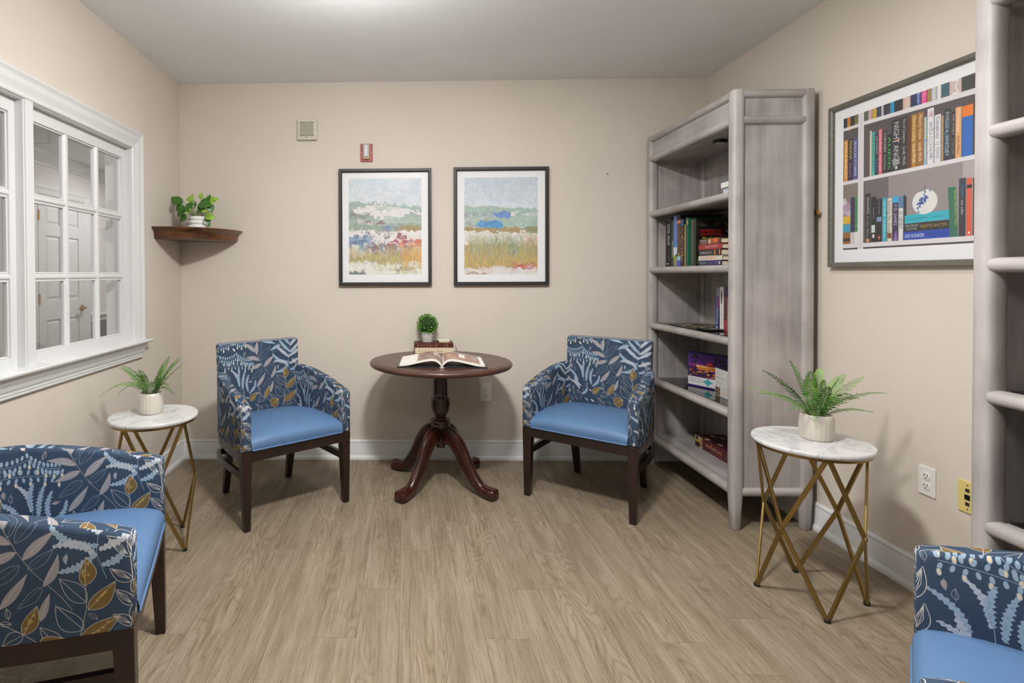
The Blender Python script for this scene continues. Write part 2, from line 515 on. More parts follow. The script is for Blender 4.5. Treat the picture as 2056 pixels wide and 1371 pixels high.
BASE_PROF = [(0, 0), (0.030, 0), (0.030, 0.012), (0.026, 0.022), (0.016, 0.028), (0.015, 0.030), (0.015, 0.112), (0.013, 0.115), (0.016, 0.120), (0.014, 0.127), (0.006, 0.134), (0, 0.134)]
struct('baseboard_back', MB().prism([(YB - d, z) for d, z in BASE_PROF], 'x', XL, XR), M_TRIM, smooth=True)
struct('baseboard_left', MB().prism([(XL + d, z) for d, z in BASE_PROF], 'y', YF, YB), M_TRIM, smooth=True)
struct('baseboard_right', MB().prism([(XR - d, z) for d, z in BASE_PROF], 'y', YF, YB), M_TRIM, smooth=True)

# window casing (mitred), stool and apron
CAS = [(0.0, -0.006), (0.0, 0.010), (0.004, 0.015), (0.012, 0.016), (0.016, 0.011), (0.022, 0.012), (0.05, 0.022), (0.068, 0.024), (0.072, 0.019), (0.078, 0.022), (0.092, 0.030), (0.098, 0.030), (0.100, 0.024), (0.100, -0.001)]
def casing_rings(y0, y1, z0, z1, x, prof):
    return [[(x + h, y1 + d, z0) for d, h in prof], [(x + h, y1 + d, z1 + d) for d, h in prof],
            [(x + h, y0 - d, z1 + d) for d, h in prof], [(x + h, y0 - d, z0) for d, h in prof]]
struct('trim_1', MB().rings(casing_rings(OY0, OY1, OZ0 + 0.005, OZ1, XL, CAS), True, True), M_TRIM)
post = MB().box(XL - 0.05, XL + 0.012, MUL0 + 0.006, MUL1 - 0.006, OZ0, OZ1)
post.box(XL - 0.05, XL + 0.006, MUL0, MUL1, OZ0, OZ1)
struct('trim_2', post, M_TRIM, bevel=0.0015)
stool = [(XL - 0.06, OZ0 - 0.012), (XL + 0.050, OZ0 - 0.012), (XL + 0.058, OZ0 - 0.006), (XL + 0.060, OZ0 + 0.001), (XL + 0.056, OZ0 + 0.007), (XL - 0.06, OZ0 + 0.010)]
struct('trim_3', MB().prism(stool, 'y', OY0 - 0.135, OY1 + 0.135), M_TRIM)
apron = [(XL, 0.800), (XL + 0.014, 0.800), (XL + 0.016, 0.806), (XL + 0.013, 0.811), (XL + 0.018, 0.815), (XL + 0.018, 0.826), (XL + 0.022, 0.832), (XL + 0.027, 0.850), (XL + 0.037, 0.868), (XL + 0.040, 0.877), (XL + 0.044, 0.885), (XL, 0.885)]
struct('trim_4', MB().prism(apron, 'y', OY0 - 0.10, OY1 + 0.10), M_TRIM)
# jamb lining of the opening
jl = MB()
jl.box(XL - WT - 0.005, XL + 0.004, OY1 - 0.004, OY1 + 0.01, OZ0, OZ1); jl.box(XL - WT - 0.005, XL + 0.004, OY0 - 0.01, OY0 + 0.004, OZ0, OZ1)
jl.box(XL - WT - 0.005, XL + 0.004, OY0, OY1, OZ1 - 0.004, OZ1 + 0.01); jl.box(XL - WT - 0.005, XL - 0.03, OY0, OY1, OZ0 - 0.01, OZ0 + 0.004)
struct('trim_5', jl, M_TRIM)
M_PANE = pane_mat('window_glass', (0.98, 0.985, 0.985), 0.03, 0.25)

def window(name, y0, y1):
    w = empty(name, (XL - 0.045, y0, OZ0)); w['kind'] = 'structure'
    W, H = y1 - y0, OZ1 - OZ0
    st, rt, rb, t, mw = 0.036, 0.062, 0.052, 0.034, 0.026
    s = MB()
    s.box(-t / 2, t / 2, 0, st, 0.004, H - 0.004); s.box(-t / 2, t / 2, W - st, W, 0.004, H - 0.004)
    s.box(-t / 2, t / 2, st, W - st, 0.004, rb); s.box(-t / 2, t / 2, st, W - st, H - rt, H - 0.004)
    s.build('sash', M_TRIM, w, bevel=0.002)
    gw, gh = (W - 2 * st - 2 * mw) / 3, (H - rb - rt - 2 * mw) / 3
    sec = [(-mw / 2, -t * 0.3), (-mw / 2, t * 0.22), (-mw * 0.2, t * 0.48), (mw * 0.2, t * 0.48), (mw / 2, t * 0.22), (mw / 2, -t * 0.3)]
    for i in (1, 2):
        yc = st + gw * i + mw * (i - 0.5)
        MB().prism([(b, yc + a) for a, b in sec], 'z', rb, H - rt).build('muntin', M_TRIM, w)
        zc = rb + gh * i + mw * (i - 0.5)
        MB().prism([(b * 0.97, zc + a) for a, b in sec], 'y', st, W - st).build('muntin', M_TRIM, w)
    pm = MB().box(-0.0015, 0.0015, 0, gw, 0, gh).mesh('pane', M_PANE)
    # bead moulding round each light
    bd = 0.008
    bm_ = MB()
    for (a0, a1, b0, b1) in ((0, gw, 0, bd), (0, gw, gh - bd, gh), (0, bd, bd, gh - bd), (gw - bd, gw, bd, gh - bd)):
        bm_.box(-t * 0.25, t * 0.3, a0, a1, b0, b1)
    bdm = bm_.mesh('glazing_bead', M_TRIM, bevel=0.002, seg=1)
    for i in range(3):
        for j in range(3):
            q = (0, st + i * (gw + mw), rb + j * (gh + mw))
            p = link_mesh('pane', pm, w, q)
            link_mesh('glazing_bead', bdm, p)
    return w
window('window_1', MUL1, OY1 - 0.004)
window('window_2', OY0 + 0.004, MUL0)

# the hall beyond the window
HX, HZ, HY0, HY1 = -3.45, 2.45, 0.6, 7.6
struct('wall_hall', MB().box(HX - 0.1, HX, HY0, HY1, 0, HZ), M_HALL)
struct('wall_hall_end', MB().box(HX - 0.1, XL - WT, HY1, HY1 + 0.1, 0, HZ), M_HALL)
struct('wall_hall_start', MB().box(HX - 0.1, XL - WT, HY0 - 0.1, HY0, 0, HZ), M_HALL)
struct('wall_hall_inner', MB().box(XL - WT - 0.02, XL - WT, YB, HY1, 0, HZ), M_HALL)
struct('ceiling_hall', MB().box(HX - 0.1, XL - WT, HY0, HY1, HZ, HZ + 0.1), M_CEIL)
struct('floor_hall', MB().box(HX - 0.1, XL - WT, HY0, HY1, -0.1, 0), plain('hall_carpet', (120, 112, 104), rough=0.95))
crown = [(HX, 2.335), (HX + 0.012, 2.335), (HX + 0.014, 2.352), (HX + 0.03, 2.36), (HX + 0.07, 2.405), (HX + 0.085, 2.425), (HX + 0.09, 2.45), (HX, 2.45)]
struct('trim_6', MB().prism(crown, 'y', HY0, HY1), M_TRIM)
DY0, DY1, DH = 4.985, 5.705, 2.035
rail = [(HX, 0.775), (HX + 0.010, 0.775), (HX + 0.014, 0.80), (HX + 0.02, 0.815), (HX + 0.035, 0.835), (HX + 0.04, 0.845), (HX + 0.036, 0.852), (HX, 0.852)]
struct('trim_7', MB().prism(rail, 'y', DY1 + 0.1, HY1), M_TRIM)
struct('wall_hall_lower', MB().box(HX, HX + 0.004, DY1 + 0.1, HY1, 0.12, 0.776), M_SLATE)
DCAS = [(0.0, 0.0), (0.0, 0.014), (0.01, 0.018), (0.05, 0.02), (0.065, 0.027), (0.09, 0.027), (0.09, 0.0)]
struct('trim_8', MB().rings(casing_rings(DY0 - 0.004, DY1 + 0.004, 0.0, DH + 0.016, HX, DCAS), True, True), M_TRIM)
door = empty('door_1', (HX, DY0, 0.008)); door['kind'] = 'structure'
DW = DY1 - DY0
leaf = MB().box(0.0, 0.006, 0, DW, 0, DH)
cols, rows = [(0.10, 0.315), (0.405, 0.62)], [(0.22, 0.845), (1.035, 1.655), (1.765, 1.95)]
ys = [0, cols[0][0], cols[0][1], cols[1][0], cols[1][1], DW]; zs = [0] + [v for r in rows for v in r] + [DH]
for i in (0, 2, 4): leaf.box(0.006, 0.018, ys[i], ys[i + 1], 0, DH)
for i in (0, 2, 4, 6):
    for c0, c1 in cols: leaf.box(0.006, 0.018, c0, c1, zs[i], zs[i + 1])
leaf.build('door_leaf', M_TRIM, door)
for c0, c1 in cols:
    for r0, r1 in rows:
        e = 0.035
        MB().hexa([(0.006, c0 + 0.012, r0 + 0.012), (0.006, c1 - 0.012, r0 + 0.012), (0.006, c1 - 0.012, r1 - 0.012), (0.006, c0 + 0.012, r1 - 0.012),
                   (0.016, c0 + e, r0 + e), (0.016, c1 - e, r0 + e), (0.016, c1 - e, r1 - e), (0.016, c0 + e, r1 - e)]).build('door_panel', M_TRIM, door)
M_BRASS = plain('polished_brass', (196, 150, 80), rough=0.25, metal=1.0, var=0.05)
for z in (1.05, 1.84):
    MB().lathe([(0.009, z - 0.05), (0.009, z + 0.05)], 10, (0.02, 0.002)).build('hinge', M_BRASS, door)
hd = MB()
hd.rings([[(0.018 + h, DW - 0.06 + r * math.cos(t), 0.93 + r * math.sin(t)) for t in np.linspace(0, 2 * math.pi, 20, endpoint=False)] for r, h in ((0.034, 0), (0.034, 0.008), (0.026, 0.014), (0.013, 0.018), (0.013, 0.045))])
hd.tube(curve_pts([(0.06, DW - 0.05, 0.93), (0.066, DW - 0.08, 0.931), (0.064, DW - 0.12, 0.925), (0.058, DW - 0.165, 0.921)], 5), 0.010, 8)
tag(hd.build('door_handle', M_BRASS, door, smooth=True), 'polished brass lever handle')

# ------------------------------------------------------------------ armchairs
def fabric_canvas():
    cv = Canvas(0.52, 0.42, 1300, (60, 77, 97))
    rg = random.Random(3)
    LB, WL, GM, CR, GD, OL = (150, 172, 192), (180, 187, 198), (156, 152, 156), (216, 202, 174), (122, 100, 60), (198, 193, 186)
    def P(zx, zy):
        u = zx / 870.0
        top = 155 - 60 * u
        return (u * 0.52, 0.42 - (zy - top) / 790.0 * 0.395)
    def leaf_pts(a, b, w, n=12, pw=0.75, blunt=0.0):
        a, b = np.array(a), np.array(b); d = b - a; L = np.linalg.norm(d); t = d / L; nn = np.array((-t[1], t[0]))
        bend = rg.uniform(-.09, .09) * L
        ctr = lambda s: a + d * s + nn * bend * math.sin(math.pi * s)
        up = [ctr(s) + nn * w * (math.sin(math.pi * s ** pw) * (1 - blunt) + blunt * min(1, 6 * s, 6 * (1 - s))) for s in np.linspace(0, 1, n)]
        dn = [ctr(s) - nn * w * (math.sin(math.pi * s ** pw) * (1 - blunt) + blunt * min(1, 6 * s, 6 * (1 - s))) for s in np.linspace(1, 0, n)]
        return up + dn[1:-1]
    def leaf(tip, base, w, fill=None, outline=None, vein=None, lw=0.0014, alpha=1.0):
        a, b = P(*base), P(*tip); pts = leaf_pts(a, b, w)
        if fill: cv.poly(pts, fill, alpha)
        if outline: cv.line(list(pts) + [pts[0]], lw, outline)
        if vein: cv.line([a, ((a[0] + b[0]) / 2 + rg.uniform(-.001, .001), (a[1] + b[1]) / 2), b], lw * 0.9, vein)
    def stem(pts, col=OL, lw=0.0013): cv.line([P(*q) for q in pts], lw, col)
    def feather(tip, base, w, col):
        a, b = np.array(P(*base)), np.array(P(*tip)); d = b - a; L = np.linalg.norm(d); t = d / L; nn = np.array((-t[1], t[0]))
        n = max(6, int(L / 0.0055)); up, dn = [], []; bend = rg.uniform(-.16, .16) * L
        for i in range(n + 1):
            s = i / n; k = w * (0.35 + 0.9 * math.sin(math.pi * min(1, s * 0.92 + 0.06)) ** 0.7)
            q = a + d * s + nn * bend * math.sin(math.pi * s)
            up.append(q + nn * k * (rg.uniform(1.1, 1.5) if i % 2 else rg.uniform(.5, .75))); dn.append(q - nn * k * (rg.uniform(.5, .75) if i % 2 else rg.uniform(1.1, 1.5)))
        cv.poly(up + dn[::-1], col)
        for i in range(n // 2):
            s = rg.random(); q = a + d * s + nn * bend * math.sin(math.pi * s)
            cv.ell(q[0], q[1], 0.0026, 0.0018, tuple(int(c * 0.86) for c in col), 0.7, rg.random() * 3)
    # soft tone changes of the ground
    for _ in range(60):
        cv.ell(rg.uniform(0, .52), rg.uniform(0, .42), rg.uniform(.02, .06), rg.uniform(.02, .06), (52, 68, 90), 0.25)
    # berry sprays
    for (x0, y0, x1, y1, n, sag) in ((5, 190, 150, 110, 6, 50), (150, 110, 275, 140, 6, 60), (10, 320, 190, 300, 8, 60), (190, 300, 345, 370, 8, 50), (60, 420, 330, 430, 8, -20)):
        pts = []
        for i in range(n + 1):
            s = i / n; pts.append((x0 + (x1 - x0) * s, y0 + (y1 - y0) * s + sag * math.sin(math.pi * s) * 0.6))
        stem(pts, LB, 0.0014)
        for i, q in enumerate(pts):
            for k, (dx, dy) in enumerate(((-6, -26), (6, 24), (4, 52))):
                c = P(q[0] + dx, q[1] + dy)
                if k < 2: cv.ell(c[0], c[1], 0.0042, 0.0085, LB, 1, rg.uniform(-.3, .3))
                elif i % 2 == 0: cv.ell(c[0], c[1], 0.005, 0.0095, (96, 122, 150), 1, .1); cv.ell(c[0], c[1], 0.0038, 0.008, CR, 1, .1)
    # light feather fronds, lower corner and upper corner
    for tip, base in (((135, 470), (200, 650)), ((210, 460), (205, 640)), ((262, 480), (235, 690)), ((300, 520), (290, 720)), ((370, 590), (300, 740)), ((30, 560), (150, 700)), ((60, 700), (170, 800)), ((250, 760), (190, 860)), ((110, 640), (185, 760))):
        feather(tip, base, 0.0062, LB if rg.random() < .6 else WL)
    stem([(200, 560), (215, 760), (180, 930)], LB)
    stem([(765, 60), (745, 260), (730, 430), (770, 560)], LB)
    for tip, base in (((655, 60), (752, 170)), ((860, 60), (758, 190)), ((600, 190), (745, 330)), ((870, 130), (750, 270)), ((560, 285), (738, 390)), ((885, 215), (745, 320)), ((570, 380), (732, 440)), ((860, 340), (742, 410)), ((590, 510), (728, 430)), ((840, 420), (752, 490)), ((640, 120), (750, 260))):
        feather(tip, base, 0.0075, WL if rg.random() < .5 else LB)
    leaf((600, 165), (430, 118), 0.011, LB, None, WL); leaf((535, 250), (655, 180), 0.010, LB, None, WL)
    # grey-mauve leaves with thin outlined leaves between them
    stem([(375, 250), (440, 400), (490, 490), (600, 630), (640, 700)], GM, 0.0016)
    for tip, base, w in (((405, 130), (392, 290), .012), ((255, 150), (382, 262), .012), ((275, 318), (420, 360), .012), ((308, 465), (440, 400), .012), ((580, 300), (460, 440), .013), ((590, 420), (535, 575), .011), ((478, 505), (378, 672), .012), ((558, 608), (524, 742), .010)):
        leaf(tip, base, w, GM, None, (196, 190, 192), 0.0012)
    for tip, base, w in (((455, 145), (408, 330), .013), ((540, 195), (435, 355), .016), ((330, 575), (450, 465), .015), ((575, 390), (480, 485), .012), ((440, 675), (530, 575), .012), ((330, 130), (372, 255), .010), ((640, 150), (560, 270), .012)):
        leaf(tip, base, w, None, (150, 160, 176), (120, 135, 155), 0.0011)
    # gold leaves and pale outlined leaves on a stem
    stem([(690, 580), (692, 700), (660, 870), (640, 940)]); stem([(380, 740), (460, 800), (530, 860), (560, 930)])
    for tip, base, w in (((592, 540), (692, 668), .020), ((578, 672), (680, 802), .022), ((520, 770), (600, 900), .018), ((385, 850), (460, 800), .016), ((420, 745), (380, 742), .006), ((760, 900), (650, 890), .015), ((430, 900), (380, 950), .014)):
        leaf(tip, base, w, None, OL, OL, 0.0013)
    for tip, base, w in (((690, 445), (688, 585), .019), ((803, 572), (698, 705), .020), ((820, 745), (662, 865), .021), ((512, 665), (462, 802), .017), ((380, 735), (305, 828), .017), ((610, 835), (525, 905), .030)):
        leaf(tip, base, w, GD, OL, OL, 0.0013)
        for _ in range(5):
            s, k = rg.uniform(.25, .75), rg.uniform(-.4, .4); a, b = P(*base), P(*tip)
            cv.ell(a[0] + (b[0] - a[0]) * s + k * w, a[1] + (b[1] - a[1]) * s + k * w, .003, .0045, (182, 158, 104), .8, rg.random() * 3)
    # white lined tulip leaves along one edge
    stem([(858, 430), (868, 560), (872, 700), (850, 900)], (206, 200, 192), 0.0018)
    for tip, base, w in (((770, 345), (862, 455), .015), ((850, 300), (866, 450), .010), ((780, 508), (868, 575), .013), ((800, 615), (870, 700), .013), ((790, 740), (868, 800), .012), ((905, 500), (868, 640), .013), ((900, 660), (870, 790), .012), ((20, 470), (-10, 640), .012), ((25, 640), (0, 790), .012)):
        leaf(tip, base, w, None, (206, 200, 192), None, 0.0015)
        a, b = np.array(P(*base)), np.array(P(*tip)); d = b - a; nn = np.array((-d[1], d[0])) / np.linalg.norm(d)
        for o in (-.5, -.17, .17, .5): cv.line([a + d * .12, a + d * .5 + nn * w * o, a + d * .9], 0.0011, (206, 200, 192))
    # small outlined sprigs wherever the ground is still bare
    base = np.array((60, 77, 97), np.float32) / 255.0
    for _ in range(900):
        x, y = rg.uniform(0, .52), rg.uniform(-.005, .42); k = cv.k; r = .013
        reg = cv.a[max(0, int((y - r) * k)):int((y + r) * k), max(0, int((x - r) * k)):int((x + r) * k)]
        if reg.size and np.abs(reg - base).max() < 0.12:
            a = rg.uniform(0, 6.28); d = np.array((math.cos(a), math.sin(a))) * .013; c = np.array((x, y))
            col = rg.choice([(150, 160, 176), OL, GM])
            pts = leaf_pts(c - d, c + d, .0055); cv.line(list(pts) + [pts[0]], .0012, col) if rg.random() < .7 else cv.poly(pts, col); cv.line([c - d * 1.3, c + d], .0010, col)
    rng = np.random.default_rng(5)
    cv.a *= (0.93 + 0.14 * rng.random(cv.a.shape[:2]))[..., None]
    return cv
M_FABRIC = print_mat('botanical_upholstery', fabric_canvas(), rough=0.85, weave=0.25, spec=0.2)
M_VINYL = plain('blue_vinyl', (86, 118, 157), rough=0.5, spec=0.4, var=0.04, vscale=5.0, bump=0.04, bscale=500.0)
M_ESP = wood_mat('espresso_wood', (24, 12, 9), (33, 17, 13), (46, 25, 18), 'z', rough=0.36, coat=0.12, fine=50)

def fab_uv(vz):
    def uv(me):
        def fn(n, c):
            v = (c.z - vz[0]) / 0.42 + vz[1]
            if abs(n.x) >= abs(n.y) and abs(n.x) >= abs(n.z) * 0.9:
                return ((0.22 - c.y) / 0.52, v) if n.x < 0 else ((c.y + 0.30) / 0.52, v)
            if abs(n.y) >= abs(n.z): return (c.x / 0.52 + 0.5, v) if n.y < 0 else (0.5 - c.x / 0.52, v)
            return ((0.22 - c.y) / 0.52, v + abs(c.x) / 0.42)
        set_uv(me, fn)
    return uv

def make_armchair():
    t = empty('armchair')
    # arms: outer line, inner line and top line from front to back
    XO = [(-.3, .319), (-.1, .313), (.086, .298), (.17, .278), (.238, .246)]
    XI = [(-.3, .264), (0, .252), (.15, .236), (.238, .200)]
    ZT = [(-.3, .632), (-.22, .652), (-.1, .681), (.03, .705), (.13, .719), (.238, .724)]
    def arm_ring(y, inset, s, yy=None):
        xo, xi, zt = lerp_tab(XO, y) - inset, lerp_tab(XI, y) + inset, lerp_tab(ZT, y) - inset
        zb, r = 0.396 + inset, 0.016
        pts = [(xo, zb), (xo, (zb + zt) / 2), (xo, zt - r)]
        for a in (30, 60, 90): pts.append((xo - r + r * math.cos(math.radians(a)), zt - r + r * math.sin(math.radians(a))))
        for a in (90, 120, 150, 180): pts.append((xi + r + r * math.cos(math.radians(a)), zt - r + r * math.sin(math.radians(a))))
        pts += [(xi, (zb + zt) / 2), (xi, zb)]
        Y = yy if yy is not None else y
        ring = [(s * x, Y, z) for x, z in pts]
        return ring if s > 0 else ring[::-1]
    for s in (-1, 1):
        rings = [arm_ring(-.3, .012, s, -.302), arm_ring(-.3, .0035, s, -.299), arm_ring(-.3, 0, s, -.291)]
        for y in np.linspace(-.27, .238, 13): rings.append(arm_ring(float(y), 0, s))
        MB().rings(rings).build('armrest', M_FABRIC, t, smooth=True, uv=fab_uv((.40, .15)))
    # backrest, leaning back a little
    def slab(z, yf, yb, w): return [(-w, yf, z), (w, yf, z), (w, yb, z), (-w, yb, z)]
    b = MB(); R = [slab(.40, .165, .232, .236), slab(.55, .178, .246, .244), slab(.72, .192, .258, .250), slab(.884, .205, .268, .253)]
    b.rings(R)
    b.build('backrest', M_FABRIC, t, smooth=True, bevel=0.014, seg=3, angle=60, uv=fab_uv((.884, 1.0)))
    # seat cushion
    rows = [(-.300, .400, 1), (-.306, .425, 1), (-.302, .447, 1), (-.287, .465, 1), (-.25, .477, 1), (-.19, .486, 1), (-.1, .491, 1), (0, .490, 1), (.1, .484, 1), (.172, .474, 1), (.172, .400, 1)]
    rings = []
    for y, z, _ in rows:
        hw = lerp_tab([(-.31, .266), (0, .254), (.2, .236)], y)
        ring = []
        for i in range(13):
            s = -1 + i / 6.0
            drop = 0.014 * abs(s) ** 5 if z > .41 else 0
            ring.append((s * hw, y, z - drop))
        rings.append(ring)
    sb = MB().rings(rings, closed=False, caps=False)
    sb.build('seat', M_VINYL, t, smooth=True)
    MB().tube([(-.262, -.304, .402), (0, -.306, .402), (.262, -.304, .402)], .0045, 8).build('welt', M_VINYL, t, smooth=True)
    # show-wood apron following the plan of the shell
    half = [(.303, -.287), (.300, -.1), (.288, .07), (.262, .165), (.215, .218), (.12, .236), (0, .240)]
    path = [(-x, y, .370) for x, y in half] + [(x, y, .370) for x, y in half[-2::-1]]
    ap = MB().sweep(path, [(-.012, -.025), (.012, -.025), (.012, .025), (-.012, .025)])
    ap.box(-.29, .29, -.299, -.274, .345, .395)
    ap.build('apron', M_ESP, t)
    for s in (-1, 1):
        def sq(cx, cy, z, h): return [(cx - h, cy - h, z), (cx + h, cy - h, z), (cx + h, cy + h, z), (cx - h, cy + h, z)]
        MB().rings([sq(s * .290, -.286, 0, .0165), sq(s * .290, -.280, .2, .022), sq(s * .2905, -.2735, .395, .0265)]).build('leg', M_ESP, t, bevel=.003)
        MB().rings([sq(s * .201, .256, 0, .0165), sq(s * .201, .236, .08, .018), sq(s * .200, .214, .18, .0205), sq(s * .197, .203, .28, .022), sq(s * .195, .200, .37, .022)]).build('leg', M_ESP, t, bevel=.003, angle=50)
    u = curve_pts([(-.287, -.262, .258), (-.288, -.1, .258), (-.285, .08, .258), (-.262, .19, .258), (-.20, .248, .258), (-.1, .262, .258), (0, .264, .258), (.1, .262, .258), (.20, .248, .258), (.262, .19, .258), (.285, .08, .258), (.288, -.1, .258), (.287, -.262, .258)], 4)
    MB().sweep(u, [(-.010, -.019), (.010, -.019), (.010, .019), (-.010, .019)]).build('stretcher', M_ESP, t, smooth=True)
    return t
chair = make_armchair()
CH = [((-.753, 3.080), 38.37, 'botanical-print armchair with blue seat between the corner shelf and the round mahogany table'),
      ((1.104, 3.188), -37.97, 'botanical-print armchair with blue seat between the round mahogany table and the tall grey bookcase'),
      ((-1.072, 1.550), 107.64, 'large cropped botanical-print armchair in front of the window and the smaller-looking fern table'),
      ((1.236, .893), -132.1, 'botanical-print armchair mostly outside the picture, below the yellow wall plate in the bottom corner')]
for i, ((x, y), a, lab) in enumerate(CH):
    c = chair if i == 0 else copy_tree(chair)
    c.location = (x, y, 0); c.rotation_euler = (0, 0, math.radians(a))
    tag(c, lab, 'armchair', 'matching botanical armchairs')

# ------------------------------------------------------------------ round pedestal table
M_MAH = wood_mat('mahogany', (32, 11, 7), (50, 18, 11), (76, 31, 18), 'z', rough=0.28, coat=0.3, fine=34, stretch=9)
M_MAHT = wood_mat('mahogany_top', (60, 36, 28), (72, 44, 34), (86, 54, 42), 'x', rough=0.36, coat=0.15, fine=40, stretch=12)
TX, TY, TZ = 0.207, 3.309, 0.757
tb = tag(empty('pedestal_table', (TX, TY, 0)), 'round mahogany pedestal table with four curved legs against the back wall', 'table')
r = .431
MB().lathe([(r - .05, TZ - .034), (r - .018, TZ - .034), (r - .006, TZ - .029), (r, TZ - .020), (r - .001, TZ - .011), (r - .008, TZ - .004), (r - .016, TZ - .002), (r - .020, TZ - .004), (r - .024, TZ - .001), (r - .05, TZ)], 96).build('table_top', [M_MAHT], tb, smooth=True)
MB().lathe([(.09, TZ - .05), (.09, TZ - .034)], 32).build('top_block', M_MAH, tb)
MB().lathe([(.046, .71), (.046, .60), (.047, .56), (.050, .54), (.058, .528), (.060, .522), (.060, .516), (.058, .512), (.0595, .50), (.0585, .48), (.054, .455), (.044, .430), (.034, .415), (.033, .408), (.040, .404), (.040, .399), (.058, .394), (.062, .386), (.060, .378), (.055, .373), (.055, .366), (.060, .360), (.056, .350), (.030, .346), (.028, .226), (.020, .222)], 40).build('column', M_MAH, tb, smooth=True)
legp = curve_pts([(.022, .296), (.055, .305), (.10, .288), (.145, .235), (.19, .160), (.24, .090), (.29, .046), (.34, .034), (.385, .031)], 4)
legm = MB()
rings = []
for i, q in enumerate(legp):
    s = i / (len(legp) - 1)
    a = legp[max(i - 1, 0)]; b = legp[min(i + 1, len(legp) - 1)]; tg = (Vector(b) - Vector(a)).normalized(); nr = Vector((-tg[1], tg[0]))
    th = lerp_tab([(0, .055), (.2, .056), (.5, .040), (.75, .031), (.88, .030), (1, .032)], s)
    wd = lerp_tab([(0, .022), (.5, .025), (.75, .028), (.88, .036), (.95, .040), (1, .034)], s)
    th *= 1.0
    ring = []
    for k in range(12):
        t = 2 * math.pi * k / 12
        cx, cy = math.copysign(abs(math.cos(t)) ** .6, math.cos(t)), math.copysign(abs(math.sin(t)) ** .6, math.sin(t))
        ring.append((q[0] + nr[0] * th * cy, wd * cx, max(0.0, q[1] + nr[1] * th * cy)))
    rings.append(ring)
end = rings[-1]; cen = Vector((.402, 0, .026))
rings.append([Vector(p).lerp(cen + Vector((0, p[1] * .6, 0)), .55) for p in end])
lm = MB().rings(rings).mesh('leg', M_MAH, smooth=True)
for k in range(4): link_mesh('leg', lm, tb, (0, 0, 0), math.radians(229.0 + 90 * k))

# ------------------------------------------------------------------ marble side tables
def marble_mat():
    m, nt, b = node_mat('white_marble')
    tc = N(nt, 'ShaderNodeTexCoord'); n = N(nt, 'ShaderNodeTexNoise', Scale=5.0, Detail=6.0, Distortion=1.6)
    nt.links.new(tc.outputs['Object'], n.inputs['Vector'])
    rp = ramp(nt, [(0.38, lin((208, 208, 208))), (0.485, lin((186, 186, 188))), (0.52, lin((206, 206, 206))), (0.8, lin((212, 211, 210)))])
    nt.links.new(n.outputs['Fac'], rp.inputs[0]); nt.links.new(rp.outputs[0], b.inputs['Base Color'])
    b.inputs['Roughness'].default_value = 0.22
    return m
M_MARBLE = marble_mat()
M_GOLD = plain('brushed_gold_metal', (150, 126, 78), rough=0.42, metal=1.0, var=0.08, vscale=30, bump=0.12, bscale=160.0)
M_RUB = plain('black_rubber', (22, 21, 20), rough=0.6)
def make_side_table():
    t = empty('side_table')
    Z = .62; r = .2
    MB().lathe([(r - .02, Z - .018), (r - .004, Z - .018), (r, Z - .013), (r, Z - .005), (r - .004, Z), (r - .03, Z)], 72).build('marble_top', M_MARBLE, t, smooth=True)
    ring = MB()
    ring.rings([[((.182 + a) * math.cos(q), (.182 + a) * math.sin(q), Z - .026 + b) for a, b in ((-.010, -.004), (.006, -.004), (.006, .0075), (-.010, .0075))] for q in np.linspace(0, 2 * math.pi, 49)], True, False)
    ring.build('ring', M_GOLD, t)
    A0 = 2.791; rf, rm, rt, zm, zt = .180, .181, .178, .304, Z - .028
    def bar(mb, p, q, rad):
        p, q = Vector(p), Vector(q); d = (q - p).normalized()
        out = Vector(((p.x + q.x) / 2, (p.y + q.y) / 2, 0)).normalized(); side = d.cross(out).normalized(); out = side.cross(d).normalized()
        w, h = .0080, .0042
        e = []
        for c in (p - d * .003, q + d * .003): e.append([c + side * w + out * h, c + side * w - out * h, c - side * w - out * h, c - side * w + out * h])
        mb.rings(e)
    def pol(rad, a, z): return (rad * math.cos(a), rad * math.sin(a), z)
    for k in range(4):
        a = A0 + k * math.pi / 2
        lo = MB(); up = MB()
        for s in (-1, 1):
            mid = pol(rm, a + s * math.pi / 4, zm)
            bar(lo, pol(rf, a + s * .03, .014), mid, rf); bar(up, mid, pol(rt, a + s * .03, zt), rt)
        lo.build('leg', M_GOLD, t, bevel=.0012, seg=1); up.build('upper_brace', M_GOLD, t, bevel=.0012, seg=1)
        MB().lathe([(.009, 0), (.011, .003), (.011, .012), (.007, .015)], 14, (rf * math.cos(a), rf * math.sin(a))).build('foot', M_RUB, t, smooth=True)
    return t
st = make_side_table()
st.location = (1.599, 2.176, 0)
tag(st, 'white marble side table with crossed gold legs, standing beside the tall grey bookcase', 'side table', 'marble side tables')
st2 = copy_tree(st); st2.location = (-1.203, 2.543, 0)
tag(st2, 'white marble side table with gold legs below the window, half hidden by an armchair', 'side table', 'marble side tables')

